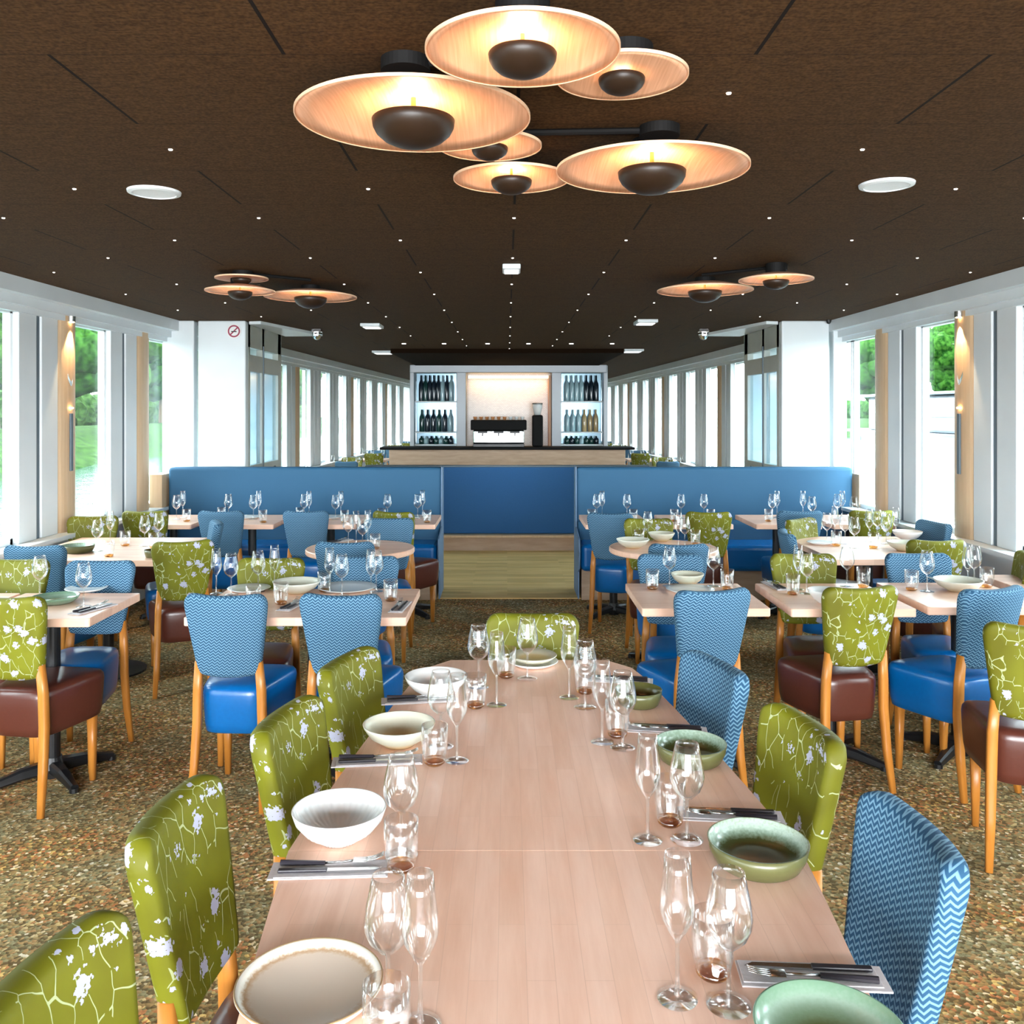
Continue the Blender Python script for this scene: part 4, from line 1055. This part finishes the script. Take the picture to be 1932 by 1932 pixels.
# ------------------------------------------------------------------ outside: river, banks, trees, a moored boat
def mk_water():
    m, n, l, b = newmat('river_water'); t = n.new('ShaderNodeTexCoord'); mp = n.new('ShaderNodeMapping'); mp.inputs['Scale'].default_value = (.8, 1.6, 1)
    l.new(t.outputs['Object'], mp.inputs[0]); nz = n.new('ShaderNodeTexNoise'); nz.inputs['Scale'].default_value = 1.6; nz.inputs['Detail'].default_value = 5; l.new(mp.outputs[0], nz.inputs['Vector'])
    bp = n.new('ShaderNodeBump'); bp.inputs['Strength'].default_value = .2; bp.inputs['Distance'].default_value = .1; l.new(nz.outputs['Fac'], bp.inputs['Height']); l.new(bp.outputs[0], b.inputs['Normal'])
    b.inputs['Base Color'].default_value = (.015, .04, .03, 1); b.inputs['Roughness'].default_value = .12; b.inputs['IOR'].default_value = 1.33; return m
def water(bm):
    for x0, x1 in ((-60, WL-.5), (WR+.5, 60)):
        bm.faces.new([bm.verts.new((x0, -30, -1.0)), bm.verts.new((x1, -30, -1.0)), bm.verts.new((x1, 150, -1.0)), bm.verts.new((x0, 150, -1.0))])
w_ = obj('river', water, mk_water()); tag(w_, 'rippled green river seen through the windows', 'water', kind='stuff')
def mk_leaf(c1, c2):
    m, n, l, b = newmat('foliage'); t = n.new('ShaderNodeTexCoord'); nz = n.new('ShaderNodeTexNoise'); nz.inputs['Scale'].default_value = 3.5; nz.inputs['Detail'].default_value = 8; l.new(t.outputs['Object'], nz.inputs['Vector'])
    c = ramp(n, l, nz.outputs['Fac'], [(.36, c1), (.62, c2)]); l.new(c, b.inputs['Base Color']); b.inputs['Roughness'].default_value = .95; b.inputs['Specular IOR Level'].default_value = .04; return m
ml1 = mk_leaf((.003, .018, .002), (.022, .065, .009)); ml2 = mk_leaf((.006, .022, .003), (.035, .075, .014)); ml3 = mk_leaf((.006, .020, .003), (.022, .05, .008)); m_bark = plain('bark', (.08, .05, .03), .9)
def bank(s, x, name, label, mt):
    def f(bm):
        ys = list(range(-20, 131, 6)); rows = []
        for y in ys:
            j = random.uniform(-.8, .8)
            rows.append([bm.verts.new((s*(x+j), y, -1.05)), bm.verts.new((s*(x+1.2+j), y, -.2)), bm.verts.new((s*(x+4+j), y, .6+random.random()*.3)), bm.verts.new((s*(x+5), y, .8))])
        for A, B in zip(rows, rows[1:]):
            for i in range(3): bm.faces.new((A[i], A[i+1], B[i+1], B[i]))
    o = obj(name, f, mt, smooth=True); tag(o, label, 'river bank')
bank(-1, 20, 'river_bank', 'grassy bank across the water on the left', ml3)
bank(1, 34, 'river_bank', 'grassy bank across the water on the right', ml3)
def tree(x, y, h, label, mt, group):
    t = thing('tree', label, 'tree', (x, y, .86), random.random()*6, group)
    obj('trunk', lambda bm: tube(bm, [(0, 0, -.02), (.1, 0, h*.3), (0, .1, h*.6)], [.28, .22, .1], 8), m_bark, t)
    def crown(bm):
        for i in range(26):
            a = random.random()*2*PI; q = random.random(); zz = h*(.30+.66*q); rr = h*.16*math.sin(PI*(.12+.8*q))*random.random()**.5
            r = bmesh.ops.create_icosphere(bm, subdivisions=3, radius=h*random.uniform(.10, .17))
            for v in r['verts']: v.co *= random.uniform(.86, 1.14)
            bmesh.ops.translate(bm, vec=(rr*math.cos(a), rr*math.sin(a), zz), verts=r['verts'])
    obj('crown', crown, mt, t, smooth=True)
def hedge(s, x, name):
    def f(bm):
        y = -10
        while y < 125:
            r = bmesh.ops.create_icosphere(bm, subdivisions=3, radius=random.uniform(1.2, 1.6))
            for v in r['verts']: v.co *= random.uniform(.85, 1.12)
            bmesh.ops.translate(bm, vec=(s*(x+random.uniform(-.3, .3)), y, 1.3+random.uniform(-.1, .5)), verts=r['verts'])
            y += 1.5
    o = obj('hedge', f, ml2 if s < 0 else ml1); tag(o, 'long green hedge behind the trees on the %s river bank' % name, 'hedge')
hedge(-1, 28.5, 'left'); hedge(1, 42.5, 'right')
for i in range(17):
    tree(-24.2-random.random()*.6, 2+i*6.8+random.random()*.6, random.uniform(8.5, 10.5), 'leafy green tree in the row on the left river bank', ml1 if i % 2 else ml2, 'trees on the left bank')
for i in range(12):
    tree(38+random.random()*.6, 6+i*8+random.random()*.6, random.uniform(8, 10.5), 'leafy green tree in the row on the right river bank', ml1 if i % 2 else ml2, 'trees on the right bank')
def boat(x, y, L, label):
    t = thing('moored_boat', label, 'boat', (x, y, -1.0))
    m_hull = plain('boat_white', (.085, .10, .12), .3, bscale=2)
    def hull(bm):
        prism(bm, [(-1.8, -L/2), (1.8, -L/2), (2.0, 0), (1.8, L*.35), (0, L/2), (-1.8, L*.35), (-2.0, 0)], -.1, 1.5, .08)
    obj('hull', hull, m_hull, t)
    c = obj('cabin', lambda bm: box(bm, (0, -L*.06, 2.5), (3.0, L*.72, 2.0), .15), m_hull, t)
    obj('window_band', lambda bm: box(bm, (0, -L*.06, 2.7), (3.06, L*.66, .75), .03), plain('boat_glass', (.03, .06, .09), .1), t)
    obj('roof', lambda bm: box(bm, (0, -L*.06, 3.6), (3.6, L*.78, .16), .05), m_hull, t)
    for k in range(9): obj('porthole', lambda bm: box(bm, (-1.93, -L*.4+k*L*.09, .95), (.12, .35, .3), .04), m_slot, t)
    obj('rub_rail', lambda bm: box(bm, (0, -.5, 1.42), (4.1, L*.86, .10)), plain('boat_blue', (.02, .06, .16), .4), t)
boat(24, 46, 34, 'long white passenger boat moored on the river at right')
